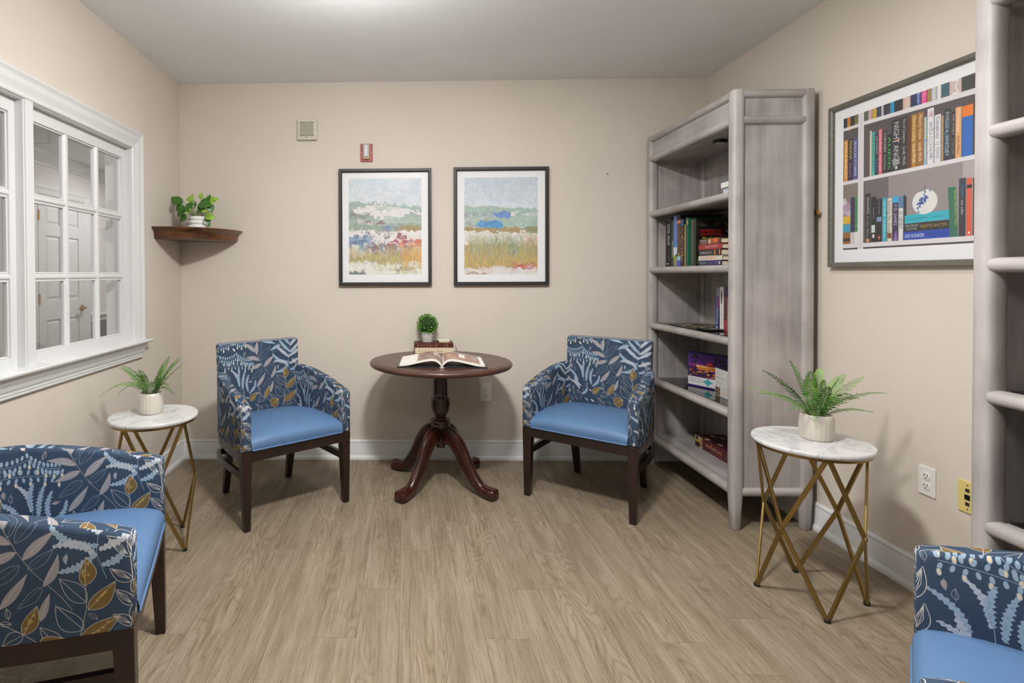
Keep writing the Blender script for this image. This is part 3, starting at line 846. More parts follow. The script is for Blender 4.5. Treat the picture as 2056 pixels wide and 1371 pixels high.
# ------------------------------------------------------------------ bookcases
GW = dict(dark=(146, 140, 138), mid=(167, 161, 159), light=(184, 178, 176))
M_GZ = wood_mat('grey_wash_upright', GW['dark'], GW['mid'], GW['light'], 'z', rough=0.5, fine=26, stretch=16, big=5)
M_GY = wood_mat('grey_wash_lengthwise', GW['dark'], GW['mid'], GW['light'], 'y', rough=0.5, fine=26, stretch=16, big=5)
M_GX = wood_mat('grey_wash_crosswise', GW['dark'], GW['mid'], GW['light'], 'x', rough=0.5, fine=26, stretch=16, big=5)
M_SMOKE = plain('smoked_glass_shelf', (20, 19, 20), rough=0.06, spec=0.6)
M_BLK = plain('black_metal', (18, 18, 18), rough=0.4, metal=0.3)
SHELF_Z = [1.690, 1.321, .953, .588, .212]
def make_bookcase():
    """open side faces -x; origin at the middle of its footprint"""
    t = empty('bookcase')
    hx, hy, top, pw = .20, .4875, 2.187, .058
    def post_rings(cx, cy):
        def rr(z, h, k=1.0):
            ring = []
            for a in range(16):
                q = 2 * math.pi * a / 16 + math.pi / 16
                e = 0.62
                ring.append((cx + h * math.copysign(abs(math.cos(q)) ** e, math.cos(q)), cy + h * math.copysign(abs(math.sin(q)) ** e, math.sin(q)), z))
            return ring
        return [rr(0.0, pw * .30), rr(.006, pw * .36), rr(.10, pw * .44), rr(.17, pw * .5), rr(top - .014, pw * .5), rr(top - .004, pw * .46), rr(top, pw * .36)]
    for sx in (-1, 1):
        for sy in (-1, 1):
            MB().rings(post_rings(sx * (hx - pw / 2), sy * (hy - pw / 2))).build('post', M_GZ, t, smooth=True)
    x0, x1, y0, y1 = -hx + pw - .002, hx - pw + .002, -hy + pw - .002, hy - pw + .002
    def rail_x(cy, z0, z1, d=.056):   # runs along x on an end
        zc, h = (z0 + z1) / 2, (z1 - z0) / 2
        sec = [(cy + d / 2 * math.copysign(abs(math.cos(q)) ** .85, math.cos(q)), zc + h * math.copysign(abs(math.sin(q)) ** .85, math.sin(q))) for q in np.linspace(0, 2 * math.pi, 16, endpoint=False)]
        return MB().prism(sec, 'x', x0 - .006, x1 + .006)
    def rail_y(cx, z0, z1, d=.056):
        zc, h = (z0 + z1) / 2, (z1 - z0) / 2
        sec = [(cx + d / 2 * math.copysign(abs(math.cos(q)) ** .85, math.cos(q)), zc + h * math.copysign(abs(math.sin(q)) ** .85, math.sin(q))) for q in np.linspace(0, 2 * math.pi, 16, endpoint=False)]
        return MB().prism(sec, 'y', y0 - .006, y1 + .006)
    for sy in (-1, 1):
        ye = sy * (hy - pw / 2)
        for z0, z1 in ((2.143, top), (2.012, 2.057), (.166, .211)): rail_x(ye, z0, z1).build('end_rail', M_GX, t, smooth=True)
        MB().box(x0, x1, ye - .009, ye + .009, .20, 2.02).build('end_panel', M_GZ, t)
        MB().box(x0, x1, ye - .009, ye + .009, 2.05, 2.15).build('end_panel', M_GZ, t)
    MB().box(hx - pw / 2 - .008, hx - pw / 2 + .008, y0, y1, .18, 2.16).build('back_panel', M_GZ, t)
    xf = -hx + pw / 2 - .003
    for z0, z1 in ((2.143, top), (2.012, 2.057)): rail_y(xf, z0, z1).build('front_rail', M_GY, t, smooth=True)
    MB().box(xf - .006, xf + .010, y0, y1, 2.05, 2.15).build('frieze_panel', M_GY, t)
    MB().box(x0, x1, y0, y1, 2.168, top - .003).build('top_panel', M_GY, t)
    MB().box(xf + .01, x1, y0, y1, 2.022, 2.036).build('canopy_panel', M_GY, t)
    for i, z in enumerate(SHELF_Z):
        sh = MB().box(xf + .015, hx - pw / 2 - .008, y0, y1, z - .026, z - .004).build('shelf', M_GY, t)
        lip = (z - .041, z + .001) if i < 4 else (z - .046, z + .002)
        rail_y(xf, lip[0], lip[1], .056).build('shelf_edge', M_GY, sh, smooth=True)
        if i < 4: MB().box(xf + .03, hx - pw / 2 - .010, y0 + .004, y1 - .004, z - .004, z).build('glass_inset', M_SMOKE, sh)
        else: MB().box(xf + .02, hx - pw / 2 - .010, y0, y1, z - .004, z).build('shelf_board', M_GY, sh)
    pk = MB().lathe([(.034, 2.006), (.036, 2.009), (.036, 2.018), (.030, 2.022)], 28, (-.055, -.115)).build('puck_light', M_BLK, t, smooth=True)
    MB().lathe([(.0, 2.0045), (.026, 2.0045), (.026, 2.007)], 28, (-.055, -.115)).build('lens', plain('frosted_lens', (190, 190, 188), rough=0.3), pk)
    return t
bc = make_bookcase()
bc.location = (1.8125, 3.1985, 0)
tag(bc, 'tall grey-washed wooden bookcase holding books and puzzles in the far corner', 'bookcase', 'matching grey bookcases')
bc2 = copy_tree(bc); bc2.location = (1.8125, 1.105, 0)
tag(bc2, 'empty grey-washed bookcase cut off by the photo edge, in front of the framed bookshelf print', 'bookcase', 'matching grey bookcases')
latch = MB().box(2.0135, 2.030, 2.712, 2.735, 1.567, 1.590)
tag(latch.build('wall_bracket', M_BRASS, None, bevel=.003), 'small brass bracket fixing the tall bookcase to the wall', 'bracket')

# ------------------------------------------------------------------ framed pictures
def sky(cv, rng, y0, top, low):
    H, W = cv.a.shape[:2]; k = int(y0 * H)
    g = np.linspace(0, 1, H - k)[:, None, None]
    cv.a[k:] = (np.array(low) * (1 - g) + np.array(top) * g) / 255.0
    n = vnoise(rng, H - k, W, 9, 7) * 0.6 + vnoise(rng, H - k, W, 26, 20) * 0.4
    cv.a[k:] += ((n - 0.5) * 0.07)[..., None]

def band(cv, rng, y_lo, y_hi, rgb, amp=0.02, alpha=1.0, x0=0.0, x1=1.0, tilt=0.0):
    xs = np.linspace(x0, x1, 40); n1 = np.interp(xs, np.linspace(x0, x1, 9), rng.uniform(-1, 1, 9)); n2 = np.interp(xs, np.linspace(x0, x1, 24), rng.uniform(-1, 1, 24))
    top = [(x, y_hi + tilt * (x - .5) + amp * (a + .4 * b)) for x, a, b in zip(xs, n1, n2)]
    bot = [(x, y_lo + tilt * (x - .5) + amp * .5 * b) for x, b in zip(xs[::-1], n2)]
    cv.poly([(a, b * cv.h) for a, b in top + bot], rgb, alpha)

def dabs(cv, rg, n, x0, x1, y0, y1, cols, size=.02, aspect=.35, alpha=.75, rot=0.3):
    for _ in range(n):
        s = size * rg.uniform(.4, 1.3)
        cv.ell(rg.uniform(x0, x1), rg.uniform(y0, y1) * cv.h, s, s * aspect * rg.uniform(.6, 1.4), rg.choice(cols), alpha * rg.uniform(.5, 1), rg.uniform(-rot, rot), 9)

def blades(cv, rg, n, x0, x1, y0, y1, cols, hgt=.12, lean=.04, wd=.006, alpha=.75):
    for _ in range(n):
        x, y = rg.uniform(x0, x1), rg.uniform(y0, y1) * cv.h; l = rg.gauss(0, lean); h = hgt * rg.uniform(.5, 1.2) * cv.h
        cv.line([(x, y), (x + l * .4, y + h * .5), (x + l, y + h)], wd * rg.uniform(.5, 1.3), rg.choice(cols), alpha, True)

def painterly(cv, rng, amp, wash):
    """soft, wandering brush edges and a pale wash"""
    H, W = cv.a.shape[:2]; yy, xx = np.mgrid[0:H, 0:W]
    dx = (vnoise(rng, H, W, 34, 26) - .5) * amp + (vnoise(rng, H, W, 150, 110) - .5) * amp * .3; dy = (vnoise(rng, H, W, 40, 22) - .5) * amp + (vnoise(rng, H, W, 140, 110) - .5) * amp * .3
    a = cv.a[np.clip(yy + dy, 0, H - 1).astype(int), np.clip(xx + dx, 0, W - 1).astype(int)]
    a = a * (1 - wash) + wash * np.array((222, 220, 216)) / 255.0
    a += ((vnoise(rng, H, W, 180, 140) - .5) * .05 + (vnoise(rng, H, W, 50, 40) - .5) * .05)[..., None]
    cv.a = np.clip(a, 0, 1).astype(np.float32)
    return cv

def painting_one():
    rng = np.random.default_rng(11); rg = random.Random(11)
    cv = Canvas(1.0, 1.33, 560, (225, 222, 216)); sky(cv, rng, .62, (202, 213, 224), (212, 220, 226))
    dabs(cv, rg, 60, 0, 1, .78, 1, [(214, 222, 228), (186, 202, 218), (226, 230, 232)], .07, .5, .35)
    band(cv, rng, .45, .735, (142, 164, 156), .012, .9, 0, 1, -.06)
    cv.poly([(a, b * cv.h) for a, b in ((.05, .65), (.15, .71), (.27, .74), (.45, .725), (.62, .71), (.8, .68), (1, .645), (1, .625), (.85, .64), (.83, .62), (.65, .585), (.5, .58), (.35, .60), (.2, .63))], (224, 219, 221))
    dabs(cv, rg, 40, .4, 1, .66, .72, [(150, 178, 168), (170, 190, 180)], .04); dabs(cv, rg, 30, 0, .35, .70, .75, [(140, 160, 152), (160, 172, 168)], .03)
    dabs(cv, rg, 50, 0, .3, .58, .66, [(116, 120, 112), (128, 110, 120), (140, 150, 138)], .035)
    dabs(cv, rg, 60, .35, 1, .52, .59, [(164, 186, 170), (176, 194, 182), (150, 176, 160)], .06)
    dabs(cv, rg, 18, .1, .5, .54, .56, [(128, 90, 100), (232, 228, 228)], .04)
    band(cv, rng, .465, .525, (140, 160, 142), .006); band(cv, rng, .44, .50, (156, 136, 92), .006, 1, .62, 1)
    dabs(cv, rg, 14, .5, .72, .48, .5, [(102, 122, 170), (120, 140, 182)], .04)
    band(cv, rng, .30, .455, (228, 224, 222), .012)
    dabs(cv, rg, 70, .1, .75, .38, .46, [(116, 110, 120), (150, 130, 150), (238, 236, 234), (110, 126, 112)], .035)
    dabs(cv, rg, 60, 0, .35, .27, .40, [(110, 150, 180), (88, 130, 176), (128, 160, 168), (70, 88, 140)], .035, .8)
    dabs(cv, rg, 60, .55, 1, .29, .36, [(196, 60, 48), (170, 40, 60), (226, 120, 80), (128, 40, 70)], .04)
    dabs(cv, rg, 30, .65, .8, .37, .41, [(110, 50, 70), (150, 70, 80)], .03)
    dabs(cv, rg, 80, .25, .85, .19, .30, [(120, 92, 112), (88, 66, 84), (140, 120, 118), (186, 170, 184)], .04, .6)
    band(cv, rng, .10, .20, (170, 156, 96), .02, .8)
    blades(cv, rg, 330, 0, 1, .08, .2, [(176, 160, 92), (196, 178, 110), (150, 146, 100), (206, 176, 96), (160, 130, 96)], .14, .03)
    blades(cv, rg, 120, .75, 1, .05, .2, [(214, 156, 80), (196, 140, 70), (226, 180, 100)], .2, .03)
    band(cv, rng, -.02, .115, (228, 228, 218), .02); dabs(cv, rg, 60, 0, 1, .02, .1, [(236, 234, 226), (214, 214, 196), (240, 238, 232)], .06)
    dabs(cv, rg, 40, .0, .2, 0, .03, [(110, 124, 116), (90, 104, 100)], .04); dabs(cv, rg, 30, .65, 1, .01, .09, [(150, 146, 86), (176, 160, 96), (126, 120, 140)], .035)
    blades(cv, rg, 90, .3, 1, .0, .06, [(176, 160, 90), (150, 146, 90)], .1, .04, .004)
    painterly(cv, rng, 34, .18)
    blades(cv, rg, 260, 0, 1, .08, .22, [(186, 172, 110), (206, 190, 130), (166, 160, 116), (214, 188, 116), (120, 100, 110)], .12, .03, .005)
    blades(cv, rg, 60, .1, .5, .2, .32, [(110, 150, 180), (120, 110, 130), (150, 160, 150)], .1, .02, .006); blades(cv, rg, 90, .72, 1, .04, .2, [(214, 160, 90), (230, 190, 120)], .2, .03, .005)
    return cv

def painting_two():
    rng = np.random.default_rng(23); rg = random.Random(23)
    cv = Canvas(1.0, 1.33, 560, (225, 222, 216)); sky(cv, rng, .60, (190, 205, 220), (212, 221, 228))
    dabs(cv, rg, 80, 0, 1, .75, 1, [(188, 202, 216), (176, 194, 214), (204, 214, 224)], .06, .6, .35)
    band(cv, rng, .45, .69, (156, 182, 172), .006, 1, 0, 1, -.04)
    dabs(cv, rg, 50, 0, 1, .60, .63, [(232, 226, 228), (206, 206, 206), (150, 176, 164), (140, 130, 160)], .045)
    dabs(cv, rg, 50, 0, .4, .50, .58, [(226, 220, 218), (196, 190, 180), (160, 150, 150)], .035); dabs(cv, rg, 60, .5, 1, .48, .58, [(150, 186, 166), (170, 196, 182)], .05)
    for cx, cy, rx, ry, c in ((.52, .615, .12, .035, (92, 132, 196)), (.36, .515, .19, .042, (70, 140, 200))):
        cv.ell(cx, cy * cv.h, rx, ry * cv.h, c, 1, 0); dabs(cv, rg, 40, cx - rx * .8, cx + rx * .8, cy - ry * .7, cy + ry * .8, [tuple(int(v * k) for v in c) for k in (.85, 1.05, 1.15)], .03)
    band(cv, rng, .44, .485, (160, 136, 84), .006); band(cv, rng, .28, .435, (226, 222, 216), .01)
    dabs(cv, rg, 40, .85, 1, .44, .5, [(150, 130, 90), (110, 140, 110)], .035)
    band(cv, rng, .06, .30, (172, 152, 96), .03)
    blades(cv, rg, 420, .08, 1, .1, .24, [(150, 146, 110), (136, 152, 120), (166, 154, 108), (188, 170, 120), (120, 146, 124)], .22, .07, .007)
    blades(cv, rg, 60, .45, .75, .14, .24, [(96, 132, 110), (110, 140, 120)], .18, .05, .012)
    blades(cv, rg, 260, 0, 1, .06, .16, [(206, 166, 80), (196, 150, 76), (222, 186, 96), (176, 140, 84)], .15, .03)
    blades(cv, rg, 50, .85, 1, .25, .36, [(220, 140, 90), (206, 130, 96)], .1, .02)
    band(cv, rng, -.02, .065, (228, 226, 222), .015); dabs(cv, rg, 60, 0, 1, .02, .07, [(236, 232, 230), (206, 196, 206), (226, 210, 196)], .06)
    dabs(cv, rg, 40, .65, 1, .05, .11, [(196, 60, 60), (150, 60, 90), (206, 150, 140)], .03); dabs(cv, rg, 26, 0, .35, 0, .02, [(150, 110, 90), (206, 170, 110), (190, 190, 200)], .04)
    painterly(cv, rng, 30, .18)
    blades(cv, rg, 420, .06, 1, .1, .26, [(160, 156, 122), (146, 160, 130), (176, 164, 120), (198, 180, 132), (132, 154, 134), (206, 172, 96)], .2, .07, .006)
    blades(cv, rg, 160, 0, 1, .05, .16, [(210, 172, 92), (226, 194, 112), (190, 150, 86)], .14, .04, .005); blades(cv, rg, 24, .1, 1, .12, .3, [(222, 218, 196)], .22, .08, .004)
    return cv

def bookshelf_print():
    cv = Canvas(0.92, 0.605, 1500, (150, 140, 138)); rg = random.Random(5)
    Z0 = 1.387; Wt = (222, 219, 222); dn = -math.pi / 2
    def z(v): return v - Z0
    cv.rect(0, 0, .92, .605, (84, 78, 82)); cv.rect(.12, z(1.41), .92, z(1.70), (150, 140, 140)); cv.rect(.0, z(1.41), .08, z(1.70), (132, 122, 114))
    cv.poly([(.12, z(1.41)), (.24, z(1.41)), (.24, z(1.70)), (.12, z(1.70))], (112, 104, 106)); cv.rect(.55, z(1.41), .92, z(1.70), (176, 166, 166))
    cv.rect(0, 0, .92, z(1.392), (70, 52, 60))
    def vbook(x0, x1, zt, zb, col, title='', tc=(230, 230, 230), cap=0.6, t2='', t2c=None, split=.5):
        cv.rect(x0 + .0006, z(zb), x1 - .0006, z(zt), col)
        cv.rect(x0 + .0006, z(zb), x0 + .002, z(zt), tuple(int(c * .75) for c in col)); cv.rect(x1 - .002, z(zb), x1 - .0006, z(zt), tuple(int(c * .8) for c in col))
        h = zt - zb; w = x1 - x0
        if title:
            L = h * (.86 if not t2 else split - .08)
            cv.text(title, (x0 + x1) / 2 - w * cap * .42, z(zt) - h * .06, w * cap * .85, tc, width=L, rot=dn)
        if t2: cv.text(t2, (x0 + x1) / 2 - w * cap * .36, z(zt) - h * (split + .02), w * cap * .72, t2c or tc, width=h * (1 - split - .1), rot=dn)
    # top row, cut by the sheet's edge
    xs = [.003, .02, .04, .062, .082]; cols = [(30, 40, 60), (196, 130, 50), (60, 50, 46), (110, 116, 70)]
    for i in range(4): vbook(xs[i], xs[i + 1], 2.0, 1.93, cols[i])
    xs = [.114, .135, .156, .18, .202, .215, .231, .246, .266, .292, .304, .34, .364, .385, .41, .426, .448, .467, .497, .544, .586, .62, .65, .69, .73, .77, .80, .84, .88, .92]
    cols = [(86, 100, 84), (196, 170, 170), (200, 166, 50), (60, 70, 90), (190, 190, 200), (54, 56, 66), (70, 70, 84), (40, 150, 200), (40, 40, 46), (36, 34, 40), (206, 176, 160), (40, 50, 90), (50, 76, 160), (226, 40, 130), (160, 130, 70), (190, 190, 196), (226, 226, 222), (60, 100, 110), (206, 186, 180), (60, 70, 70), (60, 40, 50), (180, 60, 60), (60, 60, 80), (220, 200, 160), (70, 90, 140), (40, 40, 40), (150, 60, 90), (80, 110, 90), (200, 200, 210)]
    names = ['', '', '', '', '', '', '', '', '', '', 'WITH', '', 'Beers', 'KELLY', '', 'KEIN', '', '', 'M', '', 'LAWN'] + [''] * 9
    for i in range(len(xs) - 1): vbook(xs[i], xs[i + 1], 2.0, 1.932, cols[i], names[i])
    # middle row
    mid = [(.003, .026, 1.89, (222, 150, 60), 'FIREBIRD', (250, 220, 150)), (.026, .055, 1.891, (44, 36, 52), 'MARIANA', (222, 210, 60)), (.055, .081, 1.886, (70, 80, 140), 'SEASON STORMS', (235, 235, 240)),
           (.121, .145, 1.917, (92, 80, 76), 'LIVING', (150, 130, 110)), (.145, .156, 1.899, (216, 206, 190), 'CLARA', (90, 60, 50)), (.156, .172, 1.89, (60, 190, 172), 'REMINISCENT', (30, 60, 70)), (.173, .189, 1.877, (40, 50, 66), 'KURT VONNEGUT', (220, 220, 220)), (.19, .209, 1.894, (214, 104, 124), 'Lost in Austen', (250, 240, 240)),
           (.21, .233, 1.882, (42, 42, 48), 'CORSAIRS', (226, 226, 226)), (.233, .254, 1.861, (34, 38, 40), 'ALIENS', (60, 220, 90)), (.253, .299, 1.915, (50, 50, 58), 'NIGHT ANGEL', (214, 214, 218)), (.299, .325, 1.915, (46, 44, 48), 'Fate and Consequence', (226, 220, 210)), (.325, .344, 1.911, (98, 54, 38), '', None),
           (.343, .368, 1.912, (176, 128, 48), 'Memory', (240, 224, 180)), (.368, .397, 1.913, (158, 106, 46), 'Memory', (240, 226, 190)), (.397, .411, 1.888, (150, 180, 206), 'FINDING', (240, 220, 60)), (.411, .439, 1.916, (226, 226, 230), 'GRIT', (200, 40, 50)), (.44, .467, 1.883, (224, 222, 226), 'Conspirata', (50, 40, 50)),
           (.468, .477, 1.874, (190, 160, 116), '', None), (.477, .504, 1.893, (40, 48, 60), 'PHYLLIS A. WHITNEY', (210, 220, 230)), (.506, .521, 1.877, (40, 40, 44), 'THE STORY', (200, 200, 200)), (.521, .545, 1.888, (224, 170, 118), 'Overseas', (250, 230, 200)), (.545, .586, 1.885, (28, 104, 190), '', None)]
    for x0, x1, zt, c, tl, tc in mid: vbook(x0, x1, zt, 1.702, c, tl if tl in ('NIGHT ANGEL', 'ALIENS', 'FIREBIRD', 'SEASON STORMS', 'PHYLLIS A. WHITNEY', 'REMINISCENT') else '', tc) or None
    def half(x0, x1, zt, t1, c1, t2, c2, split=.55):
        h = zt - 1.702; w = x1 - x0
        cv.text(t1, x0 + w * .28, z(zt) - h * .05, w * .5, c1, width=h * (split - .1), rot=dn); cv.text(t2, x0 + w * .28, z(zt) - h * (split + .02), w * .5, c2, width=h * (1 - split - .1), rot=dn)
    half(.026, .055, 1.891, 'MARIANA', (222, 210, 60), 'Susanna', (180, 140, 200)); half(.173, .189, 1.877, 'KURT VONNEGUT', (230, 230, 230), 'TIMEQUAKE', (90, 140, 220)); half(.19, .209, 1.894, 'Lost in Austen', (250, 240, 240), 'Webb Campbell', (250, 225, 225))
    half(.21, .233, 1.882, 'CORSAIRS', (226, 226, 226), 'Sherryl Woods', (200, 200, 200)); half(.299, .325, 1.915, 'Fate and Consequence', (230, 224, 214), 'Linda Wells', (230, 224, 214)); half(.343, .368, 1.912, 'Memory: Lasting', (240, 224, 180), 'Linda Wells', (250, 240, 210)); half(.368, .397, 1.913, 'Memory: Volume', (240, 226, 190), 'Linda Wells', (250, 240, 210))
    half(.397, .411, 1.888, 'FINDING', (244, 224, 60), 'AUDREY', (240, 220, 90), .5); half(.411, .439, 1.916, 'GRIT', (206, 40, 50), 'ANGELA DUCKWORTH', (120, 120, 126), .22); half(.44, .467, 1.883, 'Conspiracy', (60, 50, 60), 'S.J. PARRIS', (120, 120, 130)); half(.521, .545, 1.888, 'Overseas', (250, 232, 206), 'Beatriz Williams', (120, 70, 40)); half(.506, .521, 1.877, 'THE STORY', (210, 210, 210), 'COLLINS', (160, 160, 160))
    cv.text('BRENT', .257, z(1.742), .009, (226, 226, 226), width=.038); cv.text('WEEKS', .257, z(1.729), .009, (226, 226, 226), width=.038); cv.rect(.272, z(1.709), .281, z(1.722), (214, 214, 214))
    cv.line([(.258, z(1.825)), (.296, z(1.83))], .003, (226, 170, 120))
    cv.rect(.546, z(1.845), .5855, z(1.885), (232, 124, 40)); cv.rect(.343, z(1.702), .345, z(1.91), (96, 64, 30))
    for _ in range(14): cv.rect(*(lambda x, y: (x, y, x + .004, y + .0025))(.411 + rg.uniform(0, .022), z(1.702 + rg.uniform(0, .2))), (60, 60, 66))
    for _ in range(14): cv.line([(.48 + rg.uniform(0, .02), z(1.72 + rg.uniform(0, .14))), (.48 + rg.uniform(0, .02), z(1.72 + rg.uniform(0, .14)))], .0012, (80, 160, 200), .7)
    xs = [.586, .61, .64, .668, .70, .73, .77, .80, .83, .87, .92]; cs = [(70, 44, 36), (200, 190, 176), (46, 60, 90), (180, 60, 50), (40, 42, 46), (206, 170, 90), (90, 120, 110), (60, 50, 80), (214, 214, 216), (52, 52, 56)]
    for i in range(10): vbook(xs[i], xs[i + 1], 1.90 - .02 * (i % 3), 1.702, cs[i])
    # bottom row
    cv.rect(.0, z(1.505), .042, z(1.54), (222, 180, 50)); cv.rect(.0, z(1.468), .042, z(1.503), (60, 160, 190)); cv.rect(.0, z(1.413), .042, z(1.465), (150, 104, 44)); cv.rect(0, z(1.425), .042, z(1.44), (60, 46, 40))
    for _ in range(10): cv.ell(rg.uniform(.002, .034), z(rg.uniform(1.545, 1.61)), .014, .016, rg.choice([(196, 186, 196), (170, 150, 170), (210, 204, 210)]), .9)
    vbook(.043, .067, 1.623, 1.413, (60, 48, 84), '', None); vbook(.067, .083, 1.622, 1.413, (70, 150, 96), 'Chase Me', (30, 60, 50)); cv.rect(.043, z(1.413), .067, z(1.465), (206, 200, 200)); cv.rect(.067, z(1.413), .083, z(1.465), (224, 224, 224))
    bl = (40, 40, 44)
    vbook(.123, .152, 1.627, 1.413, bl, 'UNWANTED', (222, 220, 216), .6, 'Kristina Ohlsson', (190, 190, 190), .44); cv.rect(.129, z(1.416), .146, z(1.43), (206, 150, 110))
    vbook(.154, .182, 1.609, 1.413, bl, '', None, .6); cv.text('The Woods', .164, z(1.565), .006, (220, 220, 220), width=.05, rot=dn); cv.rect(.157, z(1.455), .175, z(1.488), (200, 214, 206)); cv.ell(.167, z(1.44), .006, .009, (214, 214, 214))
    vbook(.182, .21, 1.597, 1.413, bl, '', None); cv.text('P D JAMES', .193, z(1.59), .005, (220, 220, 220), width=.06, rot=dn); cv.rect(.184, z(1.50), .207, z(1.52), (120, 150, 180)); cv.poly([(.19, z(1.437)), (.203, z(1.437)), (.1965, z(1.42))], (226, 110, 60))
    vbook(.211, .233, 1.598, 1.413, (50, 170, 190), 'JUSSI ADLER', (230, 240, 240), .55, 'THE ABSENT ONE', (240, 246, 246), .45)
    vbook(.235, .258, 1.593, 1.413, (222, 212, 196), 'hunting the stranger', (60, 56, 60), .75); cv.rect(.237, z(1.425), .256, z(1.447), (130, 80, 50))
    vbook(.26, .288, 1.597, 1.413, (58, 48, 80), '', None); cv.rect(.2605, z(1.57), .2875, z(1.597), (60, 170, 214)); cv.text('P.D. JAMES', .267, z(1.562), .014, (220, 216, 230), width=.085, rot=dn); cv.poly([(.266, z(1.415)), (.284, z(1.415)), (.278, z(1.46))], (150, 110, 190))
    vbook(.289, .311, 1.598, 1.413, (222, 222, 222), '', None); cv.rect(.2895, z(1.545), .3105, z(1.597), (90, 130, 170)); cv.text('JO NESBO', .293, z(1.535), .0135, (60, 56, 60), width=.075, rot=dn)
    cv.poly([(.311, z(1.413)), (.325, z(1.413)), (.325, z(1.59)), (.311, z(1.598))], (52, 50, 56))
    cv.rect(.313, z(1.412), .523, z(1.446), (28, 70, 176)); cv.text('IAN RANKIN', .319, z(1.421), .016, (236, 240, 246), width=.082); cv.text('THE BEAT GOES ON', .408, z(1.423), .013, (20, 44, 110), width=.09)
    cv.rect(.314, z(1.446), .52, z(1.479), (46, 44, 46)); cv.text("THE DEVIL'S", .318, z(1.465), .009, (226, 222, 214), width=.062); cv.text('FEATHER', .327, z(1.452), .009, (206, 202, 194), width=.045); cv.text('MINETTE WALTERS', .386, z(1.457), .012, (206, 160, 80), width=.108); cv.rect(.502, z(1.456), .511, z(1.468), (220, 220, 220))
    cv.poly([(.317, z(1.479)), (.508, z(1.481)), (.508, z(1.512)), (.50, z(1.516)), (.317, z(1.512))], (44, 178, 196)); cv.text('CURIOSITY', .33, z(1.492), .007, (16, 90, 110), width=.085); cv.text('ALAN BRADLEY', .44, z(1.493), .006, (16, 90, 110), width=.045)
    # glazed apple
    ap = []
    for q in np.linspace(0, 2 * math.pi, 48, endpoint=False):
        k = 1 - .13 * math.exp(-((q - math.pi / 2 - .25) / .22) ** 2) + .03 * math.cos(2 * q)
        ap.append((.403 + .051 * k * math.cos(q), z(1.558) + .050 * k * math.sin(q)))
    cv.poly(ap, (222, 224, 222)); cv.line([(.403, z(1.595)), (.404, z(1.62))], .003, (60, 60, 60))
    cv.ell(.425, z(1.545), .02, .028, (236, 228, 220), .5)
    for _ in range(40):
        a, b = rg.gauss(0, .016), rg.gauss(0, .005); x = .395 + a * .8 + b; y = 1.562 + a * .9 - b
        cv.ell(x, z(y), .005, .003, (44, 74, 150), .85, rg.random() * 3)
    # leaning books at the end of the row
    cv.poly([(.505, z(1.413)), (.535, z(1.413)), (.525, z(1.597)), (.495, z(1.60))], (50, 110, 90)); cv.text("The Man Who Wasn't There", .517, z(1.585), .008, (214, 226, 60), width=.13, rot=dn + .05)
    cv.rect(.537, z(1.413), .562, z(1.625), (52, 54, 66)); cv.text('Fossum', .545, z(1.60), .010, (60, 150, 210), width=.045, rot=dn); cv.text('the caller', .545, z(1.545), .009, (226, 226, 226), width=.055, rot=dn)
    vbook(.564, .584, 1.621, 1.413, (224, 92, 60)); cv.rect(.5645, z(1.585), .5835, z(1.597), (40, 38, 40)); cv.rect(.571, z(1.42), .577, z(1.428), (240, 230, 220))
    xs = [.586, .615, .64, .675, .70, .74, .77, .80, .84, .87, .92]
    for i in range(10): vbook(xs[i], xs[i + 1], 1.62 - .015 * (i % 4), 1.413, cs[(i * 3) % 10])
    # boards
    cv.poly([(0, z(1.934)), (.083, z(1.934)), (.083, z(1.948)), (0, z(1.948))], Wt); cv.poly([(.114, z(1.934)), (.92, z(1.906)), (.92, z(1.93)), (.114, z(1.950))], Wt)
    cv.rect(0, z(1.686), .92, z(1.702), Wt); cv.rect(0, z(1.394), .92, z(1.413), Wt)
    cv.rect(.083, 0, .114, .605, Wt); cv.rect(.0975, 0, .099, .605, (170, 166, 170))
    return cv

M_MATB = plain('white_mat_board', (236, 237, 239), rough=0.8, var=0.01)
M_DKFR = wood_mat('dark_picture_frame', (28, 27, 26), (36, 35, 33), (46, 44, 42), 'x', rough=0.45, fine=60)
M_GYFR = wood_mat('grey_picture_frame', (84, 82, 76), (98, 95, 88), (112, 108, 100), 'x', rough=0.4, fine=60)
M_PGL = pane_mat('picture_glass', (0.99, 0.99, 0.99), 0.25, 0.12)
def picture(name, loc, rz, W, H, fw, fd, art, art_m, frame_m, label, thick=.022):
    """local x to the right, z up, facing -y; origin at the frame's lower left on the wall"""
    t = empty(name, loc, rz)
    prof = [(0, 0), (0, -fd), (fw * .75, -fd), (fw, -fd + .004), (fw, 0)]
    rings = []
    for (cx, cz, sx, sz) in ((0, 0, 1, 1), (W, 0, -1, 1), (W, H, -1, -1), (0, H, 1, -1), (0, 0, 1, 1)):
        rings.append([(cx + sx * d, y, cz + sz * d) for d, y in prof])
    MB().rings(rings, True, False).build('frame', frame_m, t)
    MB().box(fw - .003, W - fw + .003, -.010, -.002, fw - .003, H - fw + .003).build('mat_board', M_MATB, t)
    x0, x1, z0, z1 = art
    MB().add([(x0, -.0105, z0), (x1, -.0105, z0), (x1, -.0105, z1), (x0, -.0105, z1)], [(0, 1, 2, 3)]).build('print', art_m, t, recalc=False, uv=face_uv)
    MB().box(fw - .002, W - fw + .002, -.0145, -.0130, fw - .002, H - fw + .002).build('glass', M_PGL, t)
    tag(t, label, 'picture')
    return t
P1 = print_mat('dune_painting_print', painting_one(), rough=0.6)
P2 = print_mat('meadow_painting_print', painting_two(), rough=0.6)
P3 = print_mat('bookshelf_photo_print', bookshelf_print(), rough=0.5)
